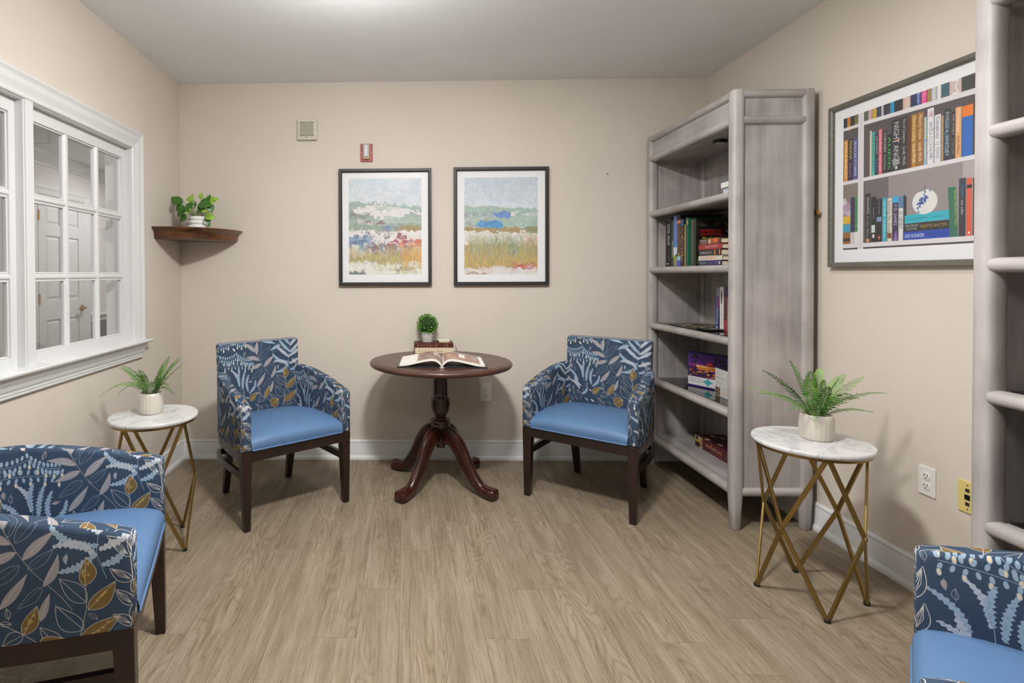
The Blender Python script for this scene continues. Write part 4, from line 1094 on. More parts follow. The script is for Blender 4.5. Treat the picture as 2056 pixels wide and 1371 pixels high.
picture('framed_landscape', (-.461, YB - .001, 1.203), 0, .637, .802, .023, .028, (.068, .568, .077, .738), P1, M_DKFR, 'framed dune landscape with red and purple dabs, below the red alarm strobe')
picture('framed_landscape', (.328, YB - .001, 1.203), 0, .646, .806, .023, .028, (.072, .573, .075, .737), P2, M_DKFR, 'framed meadow landscape with blue bushes and tall yellow grass')
picture('framed_bookshelf_print', (XR - .001, 2.654, 1.306), -math.pi / 2, 1.052, .757, .022, .026, (.072, .980, .080, .688), P3, M_GYFR, 'large framed photo of full bookshelves with a painted apple, between two bookcases')

# ------------------------------------------------------------------ devices on the walls
M_IVORY = plain('ivory_plastic', (206, 200, 184), rough=0.45)
M_WPL = plain('white_plastic', (232, 230, 226), rough=0.35)
M_YPL = plain('yellowed_plastic', (222, 202, 128), rough=0.4)
M_RED = plain('red_enamel', (150, 24, 20), rough=0.4)
M_DARK = plain('dark_slot', (40, 36, 32), rough=0.8)
sp = tag(empty('speaker_grille', (-.745, YB, 2.207)), 'square ivory slotted speaker on the back wall above the armchair', 'speaker')
g = MB(); g.box(0, .137, -.028, 0, 0, .142)
g.build('housing', M_IVORY, sp, bevel=.006)
MB().box(.010, .124, -.031, -.027, .014, .134).build('face_plate', M_IVORY, sp, bevel=.0015)
MB().box(.020, .1155, -.0318, -.030, .024, .122).build('grille_shade_panel', plain('shaded_grille', (128, 124, 112), rough=.8), sp)  # flat panel; shade between the slats is put into its darker colour
for i in range(17): MB().box(.022 + i * .0057, .0245 + i * .0057, -.0335, -.030, .026 + .006 * abs(i - 8) / 8, .120 - .006 * abs(i - 8) / 8).build('slat', M_IVORY, sp)
MB().lathe([(.0, -.002), (.003, -.002), (.003, .002)], 10).build('screw', M_DARK, sp).matrix_local = Matrix.Translation((.066, -.0315, .018)) @ Matrix.Rotation(math.pi / 2, 4, 'X')
fs = tag(empty('alarm_strobe', (-.311, YB, 2.056)), 'red fire alarm plate with clear strobe lens above the dune picture', 'alarm')
MB().box(0, .084, -.010, 0, 0, .123).build('plate', M_RED, fs, bevel=.002)
MB().box(.018, .064, -.030, -.008, .014, .117).build('lens_surround', plain('tan_plastic', (196, 170, 120), rough=.4), fs, bevel=.006)
MB().box(.022, .058, -.040, -.028, .026, .112).build('strobe_lens', plain('clear_strobe_lens', (176, 180, 184), rough=.12, spec=.8), fs, bevel=.005)
for x in (.036, .045): MB().box(x - .0015, x + .0015, -.043, -.039, .038, .104).build('lens_rib', M_WPL, fs)
for x in (.010, .074): MB().box(x - .002, x + .002, -.0115, -.009, .060, .064).build('screw', M_WPL, fs)

def outlet(name, loc, rz, W, H, label):
    t = tag(empty(name, loc, rz), label, 'outlet')
    MB().box(-W / 2, W / 2, -.006, 0, -H / 2, H / 2).build('cover_plate', M_WPL, t, bevel=.0025)
    for s in (-1, 1):
        zc = s * .0195
        ring = [(.0172 * math.copysign(abs(math.cos(q)) ** .7, math.cos(q)), .0142 * math.sin(q)) for q in np.linspace(0, 2 * math.pi, 20, endpoint=False)]
        sk = MB().rings([[(a, -.0055, zc + b) for a, b in ring], [(a * .96, -.0085, zc + b * .96) for a, b in ring]]).build('socket', M_WPL, t)
        for a in (-.0065, .0065): MB().box(a - .0013, a + .0013, -.0090, -.0080, zc - .001, zc + .008).build('slot', M_DARK, sk)
        MB().box(-.0024, .0024, -.0090, -.0080, zc - .0100, zc - .0055).build('slot', M_DARK, sk)
    MB().box(-.002, .002, -.0072, -.005, -.002, .002).build('screw', M_IVORY, t)
    return t
outlet('wall_outlet', (.5455, YB, .4635), 0, .080, .126, 'white duplex outlet on the back wall beside the pedestal table')
outlet('wall_outlet', (XR, 2.174, .459), -math.pi / 2, .069, .114, 'white duplex outlet on the side wall behind the fern table')
dp = tag(empty('data_plate', (XR, 2.017, .459), -math.pi / 2), 'yellowed data jack plate low on the wall behind the cropped bookcase', 'wall plate')
MB().box(-.036, .036, -.006, 0, -.058, .058).build('cover_plate', M_YPL, dp, bevel=.002)
for z in (.025, -.025): MB().box(-.007, .007, -.0075, -.005, z - .006, z + .006).build('jack', M_DARK, dp)
MB().box(-.009, .009, -.0085, -.005, -.009, .009).build('jack', M_BLK, dp)
for z in (.044, -.044): MB().box(-.002, .002, -.0075, -.005, z - .002, z + .002).build('screw', M_DARK, dp)
nl = MB().lathe([(.0015, 0), (.0015, .02), (.003, .02), (.003, .023)], 8).build('picture_nail', M_DARK)
nl.matrix_world = Matrix.Translation((1.373, YB + .003, 1.958)) @ Matrix.Rotation(math.pi / 2, 4, 'X')
tag(nl, 'tiny dark nail left in the bare back wall beside the tall bookcase', 'nail')

# ------------------------------------------------------------------ corner shelf
M_WAL = wood_mat('walnut_shelf', (46, 24, 12), (78, 44, 20), (118, 70, 30), 'x', rough=0.3, coat=0.3, fine=30)
cs_ = tag(empty('corner_shelf', (XL, YB, 1.508)), 'dark walnut quarter-round corner shelf carrying a trailing plant', 'shelf')
prof = [(.395, 0), (.400, .004), (.400, .010), (.402, .030), (.408, .044), (.420, .056), (.430, .062), (.434, .066), (.434, .074), (.430, .076)]
rings = []
for q in np.linspace(0, math.pi / 2, 25):
    k = 1.0
    rings.append([(max(0.0005, R * math.sin(q) * k), -max(0.0005, R * math.cos(q) * k), z) for R, z in [(.30, 0)] + prof + [(.30, .076)]])
sm = MB().rings(rings, True, True)
sm.build('moulded_edge', M_WAL, cs_, smooth=True)
poly = [(.0005, -.0005)] + [(max(.0005, .32 * math.sin(q)), -max(.0005, .32 * math.cos(q))) for q in np.linspace(0, math.pi / 2, 17)]
MB().prism(poly, 'z', .002, .076).build('shelf_board', M_WAL, cs_)

# ------------------------------------------------------------------ plants
M_FERN = plain('fern_green', (70, 118, 38), rough=0.5, var=0.4, vscale=26.0)
M_FERN2 = plain('fern_light_green', (104, 146, 60), rough=0.5, var=0.25, vscale=26.0)
M_POT = plain('cream_glazed_pot', (206, 199, 187), rough=0.3, spec=0.5, var=0.03)
M_SOIL = plain('potting_soil', (70, 48, 32), rough=0.95, var=0.5, vscale=60.0, bump=0.8, bscale=90.0)
def bez(a, b, c, n):
    return [(a * (1 - t) ** 2 + b * 2 * t * (1 - t) + c * t * t) for t in np.linspace(0, 1, n)]
def frond(parent, base, tip, lift, m, wmax=.026, twist=0.0, seed=0):
    rg = random.Random(seed)
    a, c = Vector(base), Vector(tip); d = c - a
    b = a + Vector((d.x * .38, d.y * .38, d.z * .55 + lift))
    P = bez(a, b, c, 22); mb = MB()
    mb.tube(P, .0014, 5, scales=[1 - .75 * i / 21 for i in range(22)])
    for i in range(2, 22):
        s = i / 21.0; t = (P[min(i + 1, 21)] - P[i - 1]).normalized()
        side = t.cross(Vector((0, 0, 1)))
        if side.length < .2: side = Vector((1, 0, 0))
        side.normalize(); up = side.cross(t).normalized()
        side = (side * math.cos(twist) + up * math.sin(twist)).normalized(); up = side.cross(t).normalized()
        L = wmax * 1.12 * (min(1, (s - .06) / .25) ** .7) * (1 - s ** 2.2) ** .7 + .005
        for sg in (-1, 1):
            dirv = (side * sg * .86 + t * .38 - up * .12 * rg.uniform(.2, 1.6)).normalized(); w = t.normalized() * min(.0040, d.length / 21 * .40)
            q = P[i]; cup = up * .0015
            mb.add([q, q + dirv * L * .35 - w * .9 + cup, q + dirv * L * .8 - w * .7, q + dirv * L, q + dirv * L * .8 + w * .5, q + dirv * L * .35 + w * .7 + cup],
                   [(0, 1, 2, 5), (5, 2, 3, 4)])
    return mb.build('frond', m, parent, recalc=False)
def fern(loc, tips, label):
    t = tag(empty('potted_fern', loc), label, 'plant', 'artificial ferns in cream pots')
    def flute(q, z): return 1 + .022 * abs(math.cos(11 * q)) - (.012 if z > .09 else 0)
    pot = MB().lathe([(.038, 0), (.050, .002), (.054, .012), (.0575, .05), (.0555, .085), (.052, .098), (.049, .100), (.047, .097), (.047, .082), (.02, .080)], 88, mod=flute)
    pot.build('pot', M_POT, t, smooth=True)
    MB().lathe([(.046, .070), (.040, .088), (.015, .092)], 24, mod=lambda q, z: 1 + .05 * math.sin(5 * q + z * 90)).build('soil', M_SOIL, t, smooth=True)
    for i, (dx, dy, dz, lift, w) in enumerate(tips):
        n = math.hypot(dx, dy) + 1e-6
        frond(t, (dx / n * .018, dy / n * .018, .086), (dx, dy, .098 + dz), lift, M_FERN if i % 3 else M_FERN2, w, twist=random.Random(i).uniform(-.5, .5), seed=i)
    return t
RT = [(-.272, .0, .108, .03, .022), (-.171, .06, .164, .03, .026), (-.145, -.06, .034, .05, .022), (-.064, -.04, .149, .03, .028), (-.032, .10, .195, .03, .030), (-.008, .02, .165, .02, .030), (.070, .08, .167, .04, .026), (.048, -.05, .150, .03, .028), (.030, .0, .135, .02, .026), (.240, .07, .135, .02, .026), (.246, -.03, .090, .06, .028), (.160, -.07, .026, .04, .020), (-.052, -.06, -.012, .05, .014), (.02, -.10, .07, .07, .024), (-.09, -.09, .06, .07, .022), (.10, -.08, .08, .06, .024), (-.11, .05, .115, .04, .026), (.0, -.06, .12, .03, .028), (.14, .04, .15, .03, .026), (-.20, .05, .07, .06, .022), (.19, .06, .06, .07, .022)]
fern((1.632, 2.193, .62), RT, 'bushy potted fern in a cream ribbed pot on the marble table beside the bookcase')
LT = [(-.252, .0, -.02, .12, .020), (-.172, .04, .108, .04, .024), (-.140, .0, .125, .03, .026), (-.135, -.05, .0, .10, .016), (-.07, .03, .102, .04, .028), (.03, .05, .10, .03, .026), (.088, .0, .170, .02, .024), (.112, .05, .158, .02, .026), (.14, .02, .162, .02, .026), (.170, .0, .142, .02, .022), (.112, -.05, .04, .06, .018), (.126, -.03, .0, .07, .018), (-.05, -.08, .05, .06, .024), (.03, -.09, .04, .07, .022), (-.10, .05, .07, .06, .024), (.05, .02, .13, .03, .026), (-.02, -.04, .09, .04, .026), (.08, -.06, .08, .05, .022)]
fern((-1.230, 2.572, .62), LT, 'spreading potted fern in a cream ribbed pot on the table under the window')

# pothos on the corner shelf
M_POTH = plain('pothos_leaf', (58, 104, 36), rough=0.35, var=0.4, vscale=40.0, spec=0.5)
M_POTH2 = plain('variegated_pothos_leaf', (140, 176, 66), rough=0.35, var=0.4, vscale=30.0, spec=0.5)
po = tag(empty('trailing_plant', (-1.377, 3.56, 1.584)), 'small trailing pothos in a white ringed pot on the corner shelf', 'plant')
rings_prof = [(.030, 0)]
for z0, R in ((.015, .066), (.043, .063), (.070, .058)):
    for a in np.linspace(-80, 80, 9): rings_prof.append((R - .013 + .013 * math.cos(math.radians(a)), z0 + .0138 * math.sin(math.radians(a))))
rings_prof += [(.046, .084), (.044, .078), (.01, .076)]
MB().lathe(rings_prof, 48).build('pot', plain('white_glazed_pot', (236, 235, 232), rough=0.15), po, smooth=True)
MB().lathe([(.044, .072), (.034, .080), (.01, .082)], 20).build('soil', M_SOIL, po, smooth=True)
def heart_leaf(parent, root, pos, direction, size, m, seed):
    rg = random.Random(seed)
    pos, d = Vector(pos), Vector(direction).normalized()
    mid = (Vector(root) + pos) / 2 + Vector((0, 0, .018))
    side = d.cross(Vector((rg.uniform(-.3, .3), -1, .5))).normalized(); nrm = side.cross(d).normalized()
    pr = [(0, 0), (.10, .30), (.28, .42), (.5, .38), (.72, .24), (.88, .10), (1.0, 0)]
    mb = MB(); V = []
    for s, w in pr:
        c = pos + d * (s * size) + nrm * (-.25 * size * s * s)
        V.append((c + side * w * size + nrm * .10 * size * w, c, c - side * w * size + nrm * .10 * size * w))
    vv = [q for r in V for q in r]; ff = []
    for i in range(len(pr) - 1):
        a = i * 3; ff += [(a, a + 1, a + 4, a + 3), (a + 1, a + 2, a + 5, a + 4)]
    mb.add(vv, ff)
    lf = mb.build('leaf', m, parent, recalc=False, smooth=True)
    MB().tube(bez(Vector(root), mid, pos, 8), .0012, 5).build('stem', m, lf)
    return lf
PK = 306.0
def pz(zx, zy): return ((290 + zx / 5.714 - 397.6) / PK, (429 - (360 + zy / 5.714)) / PK + .085)
leaves = [((385, 225), (-1, 0, .75), .066, 0), ((430, 215), (-.3, -.5, -.5), .046, 0), ((470, 235), (-.9, -.2, .1), .060, 0), ((505, 215), (-.1, .2, 1), .036, 1), ((565, 245), (.25, -.2, .9), .050, 1), ((530, 250), (.5, -.4, -.5), .050, 0), ((500, 290), (-.5, -.4, -.6), .056, 0), ((490, 320), (-.7, -.4, -.8), .058, 0), ((540, 310), (.2, -.5, -.6), .042, 1), ((600, 300), (.4, -.5, .3), .036, 0), ((640, 290), (.6, -.3, .1), .048, 0), ((665, 250), (.9, -.4, -.1), .080, 0), ((690, 225), (.8, .1, .35), .076, 1), ((690, 205), (.0, -.1, .9), .038, 1), ((735, 205), (.2, 0, 1), .036, 0), ((775, 260), (.35, -.3, -1), .052, 0), ((680, 330), (.8, -.3, -.1), .044, 1), ((640, 335), (.5, -.5, -.1), .044, 0), ((570, 330), (-.4, -.6, .2), .040, 0), ((728, 400), (.95, -.1, -.05), .058, 1), ((722, 425), (.55, -.1, -.9), .052, 0), ((520, 385), (-.9, -.1, -.75), .058, 0), ((600, 270), (-.2, -.3, .9), .034, 0), ((450, 270), (-.6, -.4, -.7), .044, 0)]
for i, (q, d, s, v) in enumerate(leaves):
    x, z = pz(*q); rgq = random.Random(i)
    y = -.045 * (1 if d[1] < 0 else -.4) + rgq.uniform(-.015, .015)
    heart_leaf(po, (x * .25, y * .3, .078), (x, y, z), d, s * 1.18, M_POTH2 if v else M_POTH, i)

# topiary ball
M_BOX = plain('boxwood_leaf', (96, 150, 54), rough=0.45, var=0.55, vscale=60.0)
tp = tag(empty('topiary_ball', (.142, 3.652, .8245)), 'small boxwood topiary ball in a pale concrete pot on the stacked books', 'plant')
M_CONC = plain('pale_concrete', (196, 194, 190), rough=0.85, var=0.08, vscale=40.0, bump=0.3, bscale=200.0)
MB().lathe([(.032, 0), (.036, .002), (.038, .018), (.0385, .019), (.041, .062), (.0405, .066), (.036, .066), (.036, .056), (.01, .055)], 36).build('pot', M_CONC, tp, smooth=True)
fo = MB(); rg = random.Random(2); cz = .115
for i in range(850):
    q = Vector((rg.gauss(0, 1), rg.gauss(0, 1), rg.gauss(0, 1))).normalized()
    c = Vector((0, 0, cz)) + q * rg.uniform(.054, .068)
    d = (q + Vector((rg.uniform(-.8, .8), rg.uniform(-.8, .8), rg.uniform(-.4, .9)))).normalized(); s = d.cross(Vector((rg.uniform(-1, 1), rg.uniform(-1, 1), rg.uniform(-1, 1)))).normalized()
    L, w = rg.uniform(.010, .016), rg.uniform(.0030, .0046)
    fo.add([c, c + d * L * .5 + s * w, c + d * L, c + d * L * .5 - s * w], [(0, 1, 2, 3)])
tag(fo.build('foliage', M_BOX, tp, recalc=False), kind='stuff')
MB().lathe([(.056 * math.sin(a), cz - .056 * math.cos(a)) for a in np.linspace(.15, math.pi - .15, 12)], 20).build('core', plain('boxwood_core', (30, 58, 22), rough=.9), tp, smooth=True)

# ------------------------------------------------------------------ books
M_PAGE = plain('book_pages', (222, 210, 184), rough=0.9, var=0.06, vscale=120.0, stretch=(1, 1, 14))
M_PAGEW = plain('white_book_pages', (226, 222, 212), rough=0.9, var=0.04, vscale=120.0, stretch=(1, 1, 14))
def cover_mat(rgb): return plain('book_cloth_%d_%d_%d' % rgb, rgb, rough=0.45, spec=0.5, var=0.05, vscale=14.0)
def sheet(name, w, h, px, bg, draw):
    cv = Canvas(w, h, px, bg); draw(cv); return print_mat(name, cv, rough=0.4, spec=0.5)
def book(label, loc, rz, dims, lying, rgb, prints=None, pages=None, tilt=0.0, group=None, square=.004, name='book'):
    """Upright: spine faces -x; dims = depth (x), thickness (y), height (z). Lying: spine faces -x (length along y), thickness along z.
    origin at the bottom centre"""
    t = tag(empty(name, loc, rz), label, 'book', group)
    t.rotation_euler = (tilt, 0, rz)
    prints = prints or {}
    base = cover_mat(rgb); D, T, H = dims; b = .0026
    x0, x1 = -D / 2, D / 2
    if not lying:
        y0, y1 = -T / 2, T / 2
        pb = MB().box(x0 + b * .6, x1 - square, y0 + b * .8, y1 - b * .8, square * .6, H - square * .6)
        pb.build('pages', pages or M_PAGE, t)
        print_box('spine', t, x0, x0 + b, y0, y1, 0, H, base, {k: v for k, v in prints.items() if k == '-x'})
        print_box('front_cover', t, x0 + b, x1, y0, y0 + b, 0, H, base, {k: v for k, v in prints.items() if k == '-y'})
        MB().box(x0 + b, x1, y1 - b, y1, 0, H).build('back_cover', base, t)
    else:   # dims: depth (x), length (y), thickness (z)
        y0, y1 = -T / 2, T / 2
        MB().box(x0 + b * .6, x1 - square, y0 + square, y1 - square, b * .8, H - b * .8).build('pages', pages or M_PAGE, t)
        print_box('spine', t, x0, x0 + b, y0, y1, 0, H, base, {k: v for k, v in prints.items() if k == '-x'})
        print_box('front_cover', t, x0 + b, x1, y0, y1, H - b, H, base, {k: v for k, v in prints.items() if k == '+z'})
        MB().box(x0 + b, x1, y0, y1, 0, b).build('back_cover', base, t)
    return t
dn = -math.pi / 2
SB = 1.3215
def spine(name, w, h, bg, draw): return sheet(name, w, h, 110, bg, draw)
def d_civil(c):
    c.text('CIVIL WAR', c.w * .28, c.h * .88, c.w * .42, (226, 226, 226), width=c.h * .44, rot=dn)
    c.text('TIME LIFE', c.w * .22, c.h * .955, c.w * .12, (200, 200, 200), width=c.w * .55); c.text('A visual', c.w * .25, c.h * .26, c.w * .09, (170, 170, 170), width=c.w * .4); c.text('history', c.w * .25, c.h * .19, c.w * .09, (170, 170, 170), width=c.w * .45)
    c.rect(c.w * .2, c.h * .05, c.w * .5, c.h * .075, (220, 220, 220))
G1 = 'upright books in the tall bookcase'
book('thick black upright book with white spine capitals at the far end of the row', (1.805, 3.535, SB), 0, (.23, .072, .310), False, (22, 22, 24), {'-x': spine('civil_war_spine', .072, .31, (24, 24, 26), d_civil)}, group=G1)
book('slim green upright book with white spine lettering beside the black one', (1.80, 3.484, SB), 0, (.22, .024, .296), False, (40, 70, 50), {'-x': spine('slim_green_spine', .024, .296, (46, 70, 58), lambda c: c.text('TENNESSEE', c.w * .3, c.h * .56, c.w * .5, (230, 226, 200), width=c.h * .36, rot=dn))}, group=G1)
def d_sky(c):
    c.rect(0, c.h * .45, c.w, c.h, (98, 128, 196)); c.rect(0, c.h * .3, c.w, c.h * .5, (60, 130, 200), .7); c.rect(0, c.h * .22, c.w, c.h * .38, (206, 220, 232)); c.rect(0, c.h * .12, c.w, c.h * .22, (140, 160, 50)); c.rect(0, 0, c.w, c.h * .12, (150, 140, 116)); c.ell(c.w * .9, c.h * .22, c.w * .3, c.h * .03, (40, 64, 40))
book('upright book with a blue sky and meadow pictured on its spine', (1.805, 3.447, SB), 0, (.23, .044, .318), False, (110, 140, 200), {'-x': spine('sky_spine', .044, .318, (120, 150, 205), d_sky)}, group=G1)
def d_brown(c):
    c.rect(0, c.h * .86, c.w, c.h * 1, (24, 22, 30)); c.rect(0, c.h * .84, c.w, c.h * .9, (226, 120, 80)); c.rect(0, c.h * .12, c.w, c.h * .2, (150, 190, 220)); c.rect(0, 0, c.w, c.h * .12, (70, 90, 190)); c.rect(c.w * .2, c.h * .22, c.w * .8, c.h * .25, (180, 140, 60))
book('tall upright book with brown spine and orange band, black cover rising behind', (1.815, 3.402, SB), 0, (.25, .040, .318), False, (16, 16, 18), {'-x': spine('brown_spine', .04, .318, (92, 66, 56), d_brown)}, group=G1)
def d_photo(c):
    rg = random.Random(4)
    for _ in range(60): c.ell(rg.uniform(0, c.w), rg.uniform(.1, .8) * c.h, c.w * .12, c.h * .03, rg.choice([(150, 110, 80), (96, 66, 50), (60, 40, 34), (196, 160, 120)]), .8)
    c.rect(0, c.h * .86, c.w, c.h, (28, 90, 130))
book('upright dark book with a brown photograph and blue top on its spine', (1.80, 3.362, SB), 0, (.22, .034, .288), False, (40, 30, 28), {'-x': spine('photo_spine', .034, .288, (58, 40, 34), d_photo)}, group=G1)
book('slim cream upright book between the dark photo book and the green book', (1.80, 3.334, SB), 0, (.21, .018, .255), False, (206, 180, 124), group=G1)
book('green upright book with yellow patch on its spine, next to the camouflage book', (1.80, 3.306, SB), 0, (.22, .032, .292), False, (22, 96, 70), {'-x': spine('green_spine', .032, .292, (24, 92, 68), lambda c: (c.rect(c.w * .4, c.h * .86, c.w * .8, c.h * .95, (196, 190, 90)), c.rect(0, 0, c.w * .35, c.h, (16, 50, 40))))}, group=G1)
def camo(c):
    rg = random.Random(9)
    for _ in range(130): c.ell(rg.uniform(0, c.w), rg.uniform(0, c.h), .016, .012, rg.choice([(40, 44, 26), (24, 26, 18), (58, 62, 34), (30, 34, 22), (14, 14, 12)]), .9, rg.random() * 3)
def d_camo(c):
    camo(c); c.rect(c.w * .08, c.h * .42, c.w * .86, c.h * .84, (14, 13, 12))
    c.text('ANSWERING THEIR', c.w * .11, c.h * .72, c.h * .055, (226, 30, 24), width=c.w * .70); c.text("COUNTRY'S CALL", c.w * .11, c.h * .64, c.h * .062, (226, 30, 24), width=c.w * .70)
    c.text('Marylanders', c.w * .18, c.h * .56, c.h * .055, (226, 214, 50), width=c.w * .58, slant=.25); c.rect(c.w * .11, c.h * .485, c.w * .81, c.h * .535, (196, 60, 20)); c.text('IN WORLD WAR II', c.w * .16, c.h * .492, c.h * .035, (240, 200, 40), width=c.w * .6)
book('upright camouflage-covered book with red and yellow lettering on its front', (1.795, 3.252, SB), 0, (.19, .056, .278), False, (36, 40, 26), {'-x': sheet('camo_spine', .056, .278, 110, (84, 86, 78), lambda c: c.rect(c.w * .5, 0, c.w, c.h, (40, 44, 30))), '-y': sheet('camo_cover', .187, .278, 420, (34, 38, 24), d_camo)}, group=G1)
G2 = 'novels stacked flat on the bookcase shelf'
ST = [((44, 48, 80), 'navy novel with violet title, lowest of the flat stack', [('WARE', (150, 156, 176), .04, .3, .5), ('IVORY DEEPS', (120, 90, 180), .42, .44, .55)], .030, 0.0),
      ((206, 200, 190), 'cream novel with orange title, second from the bottom of the flat stack', [('LINDA', (120, 130, 130), .06, .24, .45), ('REVERSAL', (206, 96, 60), .33, .42, .55)], .026, .02),
      ((34, 30, 32), 'black novel by an author in white letters, middle of the flat stack', [('DAVID BALDACCI', (206, 206, 206), .06, .56, .42)], .034, -.02),
      ((150, 46, 50), 'red novel with pale title, fourth in the flat stack', [('THE LAST', (226, 200, 200), .30, .22, .42), ('PATRIOT', (226, 190, 190), .56, .3, .42)], .030, .01),
      ((80, 48, 42), 'brown and orange novel, topmost of the flat stack under the camouflage cover', [('DEATHLY', (226, 226, 226), .08, .3, .3), ('SECRETS', (220, 220, 220), .10, .28, .26)], .030, -.03)]
z = SB
for i, (c, lab, txt, th, tw) in enumerate(ST):
    def dr(cv, txt=txt, i=i):
        for s, col, x, w, h in txt: cv.text(s, cv.w * x, cv.h * (.28 if len(txt) < 2 or i < 4 else (.55 if s == 'DEATHLY' else .16)), cv.h * h, col, width=cv.w * w)
        if i == 2: cv.ell(cv.w * .74, cv.h * .5, cv.w * .025, cv.h * .45, (226, 130, 50)); cv.ell(cv.w * .95, cv.h * .5, cv.w * .025, cv.h * .45, (226, 130, 50))
        if i == 4: cv.ell(cv.w * .5, cv.h * .5, cv.w * .06, cv.h * .45, (214, 180, 130)); cv.rect(cv.w * .56, 0, cv.w * .9, cv.h, (150, 80, 46)); cv.ell(cv.w * .78, cv.h * .6, cv.w * .09, cv.h * .3, (226, 100, 40))
        if i == 0: cv.ell(cv.w * .92, cv.h * .5, cv.w * .03, cv.h * .28, (206, 206, 210))
    book(lab, (1.775, 3.075, z), tw, (.155, .225, th), True, c, {'-x': sheet('stack_spine_%d' % i, .225, th, 300, c, dr)}, group=G2, square=.006)
    z += th + .0005
G3 = 'white books lying on the top shelf'
z = SHELF_Z[0] + .0015
for lab, c, th, dx, ps in (('dark book lying flat on the top shelf beneath two white books', (60, 44, 42), .016, .02, None),
                           ('white book lying on the top shelf with pale blue spine lettering', (224, 226, 228), .028, .012, lambda cv: cv.text('EVERYTHING I NEED', cv.w * .08, cv.h * .3, cv.h * .42, (90, 130, 190), width=cv.w * .84)),
                           ('plain white book on top of the two lying on the top shelf', (226, 226, 224), .028, 0, lambda cv: cv.rect(cv.w * .55, cv.h * .3, cv.w * .56, cv.h * .7, (90, 90, 90)))):
    book(lab, (1.775 + dx, 2.865, z), 0, (.15, .215, th), True, c, {'-x': sheet('white_spine_%d' % len(bpy.data.images), .215, th, 300, c, ps)} if ps else None, group=G3)
    z += th + .0005
SC = SHELF_Z[2] + .0005
G4 = 'upright books on the middle shelf'
def d_1776(c):
    c.rect(0, c.h * .78, c.w, c.h, (120, 130, 150)); c.text('1776', c.w * .22, c.h * .74, c.w * .6, (206, 40, 50), width=c.h * .24, rot=dn); c.text('David McCullough', c.w * .3, c.h * .48, c.w * .4, (226, 230, 236), width=c.h * .36, rot=dn); c.ell(c.w * .5, c.h * .06, c.w * .2, c.h * .02, (220, 220, 220))
book('blue upright book with red numerals leaning on the middle shelf', (1.872, 3.161, SC + .0012), 0, (.17, .036, .245), False, (34, 50, 110), {'-x': spine('navy_1776_spine', .036, .245, (40, 58, 120), d_1776)}, group=G4, tilt=.055)
book('white-spined upright book with a dark oval beside the leaning blue one', (1.870, 3.110, SC), 0, (.17, .036, .248), False, (222, 218, 214), {'-x': spine('white_oval_spine', .036, .248, (224, 222, 220), lambda c: (c.ell(c.w * .45, c.h * .76, c.w * .22, c.h * .17, (80, 70, 60)), c.text('Sweet Tea', c.w * .35, c.h * .55, c.w * .3, (120, 110, 110), width=c.h * .4, rot=dn)))}, group=G4)
book('maroon upright book on the middle shelf', (1.870, 3.073, SC), 0, (.17, .034, .246), False, (96, 36, 52), {'-x': spine('maroon_spine', .034, .246, (92, 36, 54), lambda c: (c.rect(0, 0, c.w, c.h * .25, (150, 60, 70)), c.rect(0, c.h * .8, c.w, c.h, (50, 40, 80))))}, group=G4)
def d_cute(c):
    c.rect(0, c.h * .75, c.w, c.h, (46, 80, 120)); c.ell(c.w * .55, c.h * .6, c.w * .35, c.h * .1, (190, 170, 130)); c.ell(c.w * .5, c.h * .33, c.w * .3, c.h * .06, (190, 190, 200)); c.ell(c.w * .6, c.h * .18, c.w * .35, c.h * .09, (60, 60, 80))
book('cream upright book with a colourful figure on its spine, nearest on the middle shelf', (1.870, 3.025, SC), 0, (.17, .056, .244), False, (214, 200, 160), {'-x': spine('cream_figure_spine', .056, .244, (220, 206, 166), d_cute)}, group=G4)
mags = [((1.79, 3.36), .1, (.21, .28, .004), (70, 66, 60), 'lower flat magazine on the middle shelf, nearer the far post'), ((1.80, 3.22), -.12, (.20, .27, .005), (52, 48, 46), 'upper flat magazine with a busy cover on the middle shelf')]
for i, ((x, y), a, (w, l, th), c, lab) in enumerate(mags):
    def dm(cv, i=i):
        rg = random.Random(40 + i)
        for _ in range(50): cv.ell(rg.uniform(0, cv.w), rg.uniform(0, cv.h), .02, .012, rg.choice([(150, 140, 120), (196, 180, 140), (60, 56, 60), (110, 100, 90)]), .8, rg.random() * 3)
    mg = tag(empty('magazine', (x, y, SC + i * .0045), a), lab, 'magazine', 'magazines lying on the middle shelf')
    print_box('magazine_cover', mg, -w / 2, w / 2, -l / 2, l / 2, 0, th, cover_mat(c), {'+z': sheet('magazine_cover_%d' % i, w, l, 200, c, dm)})

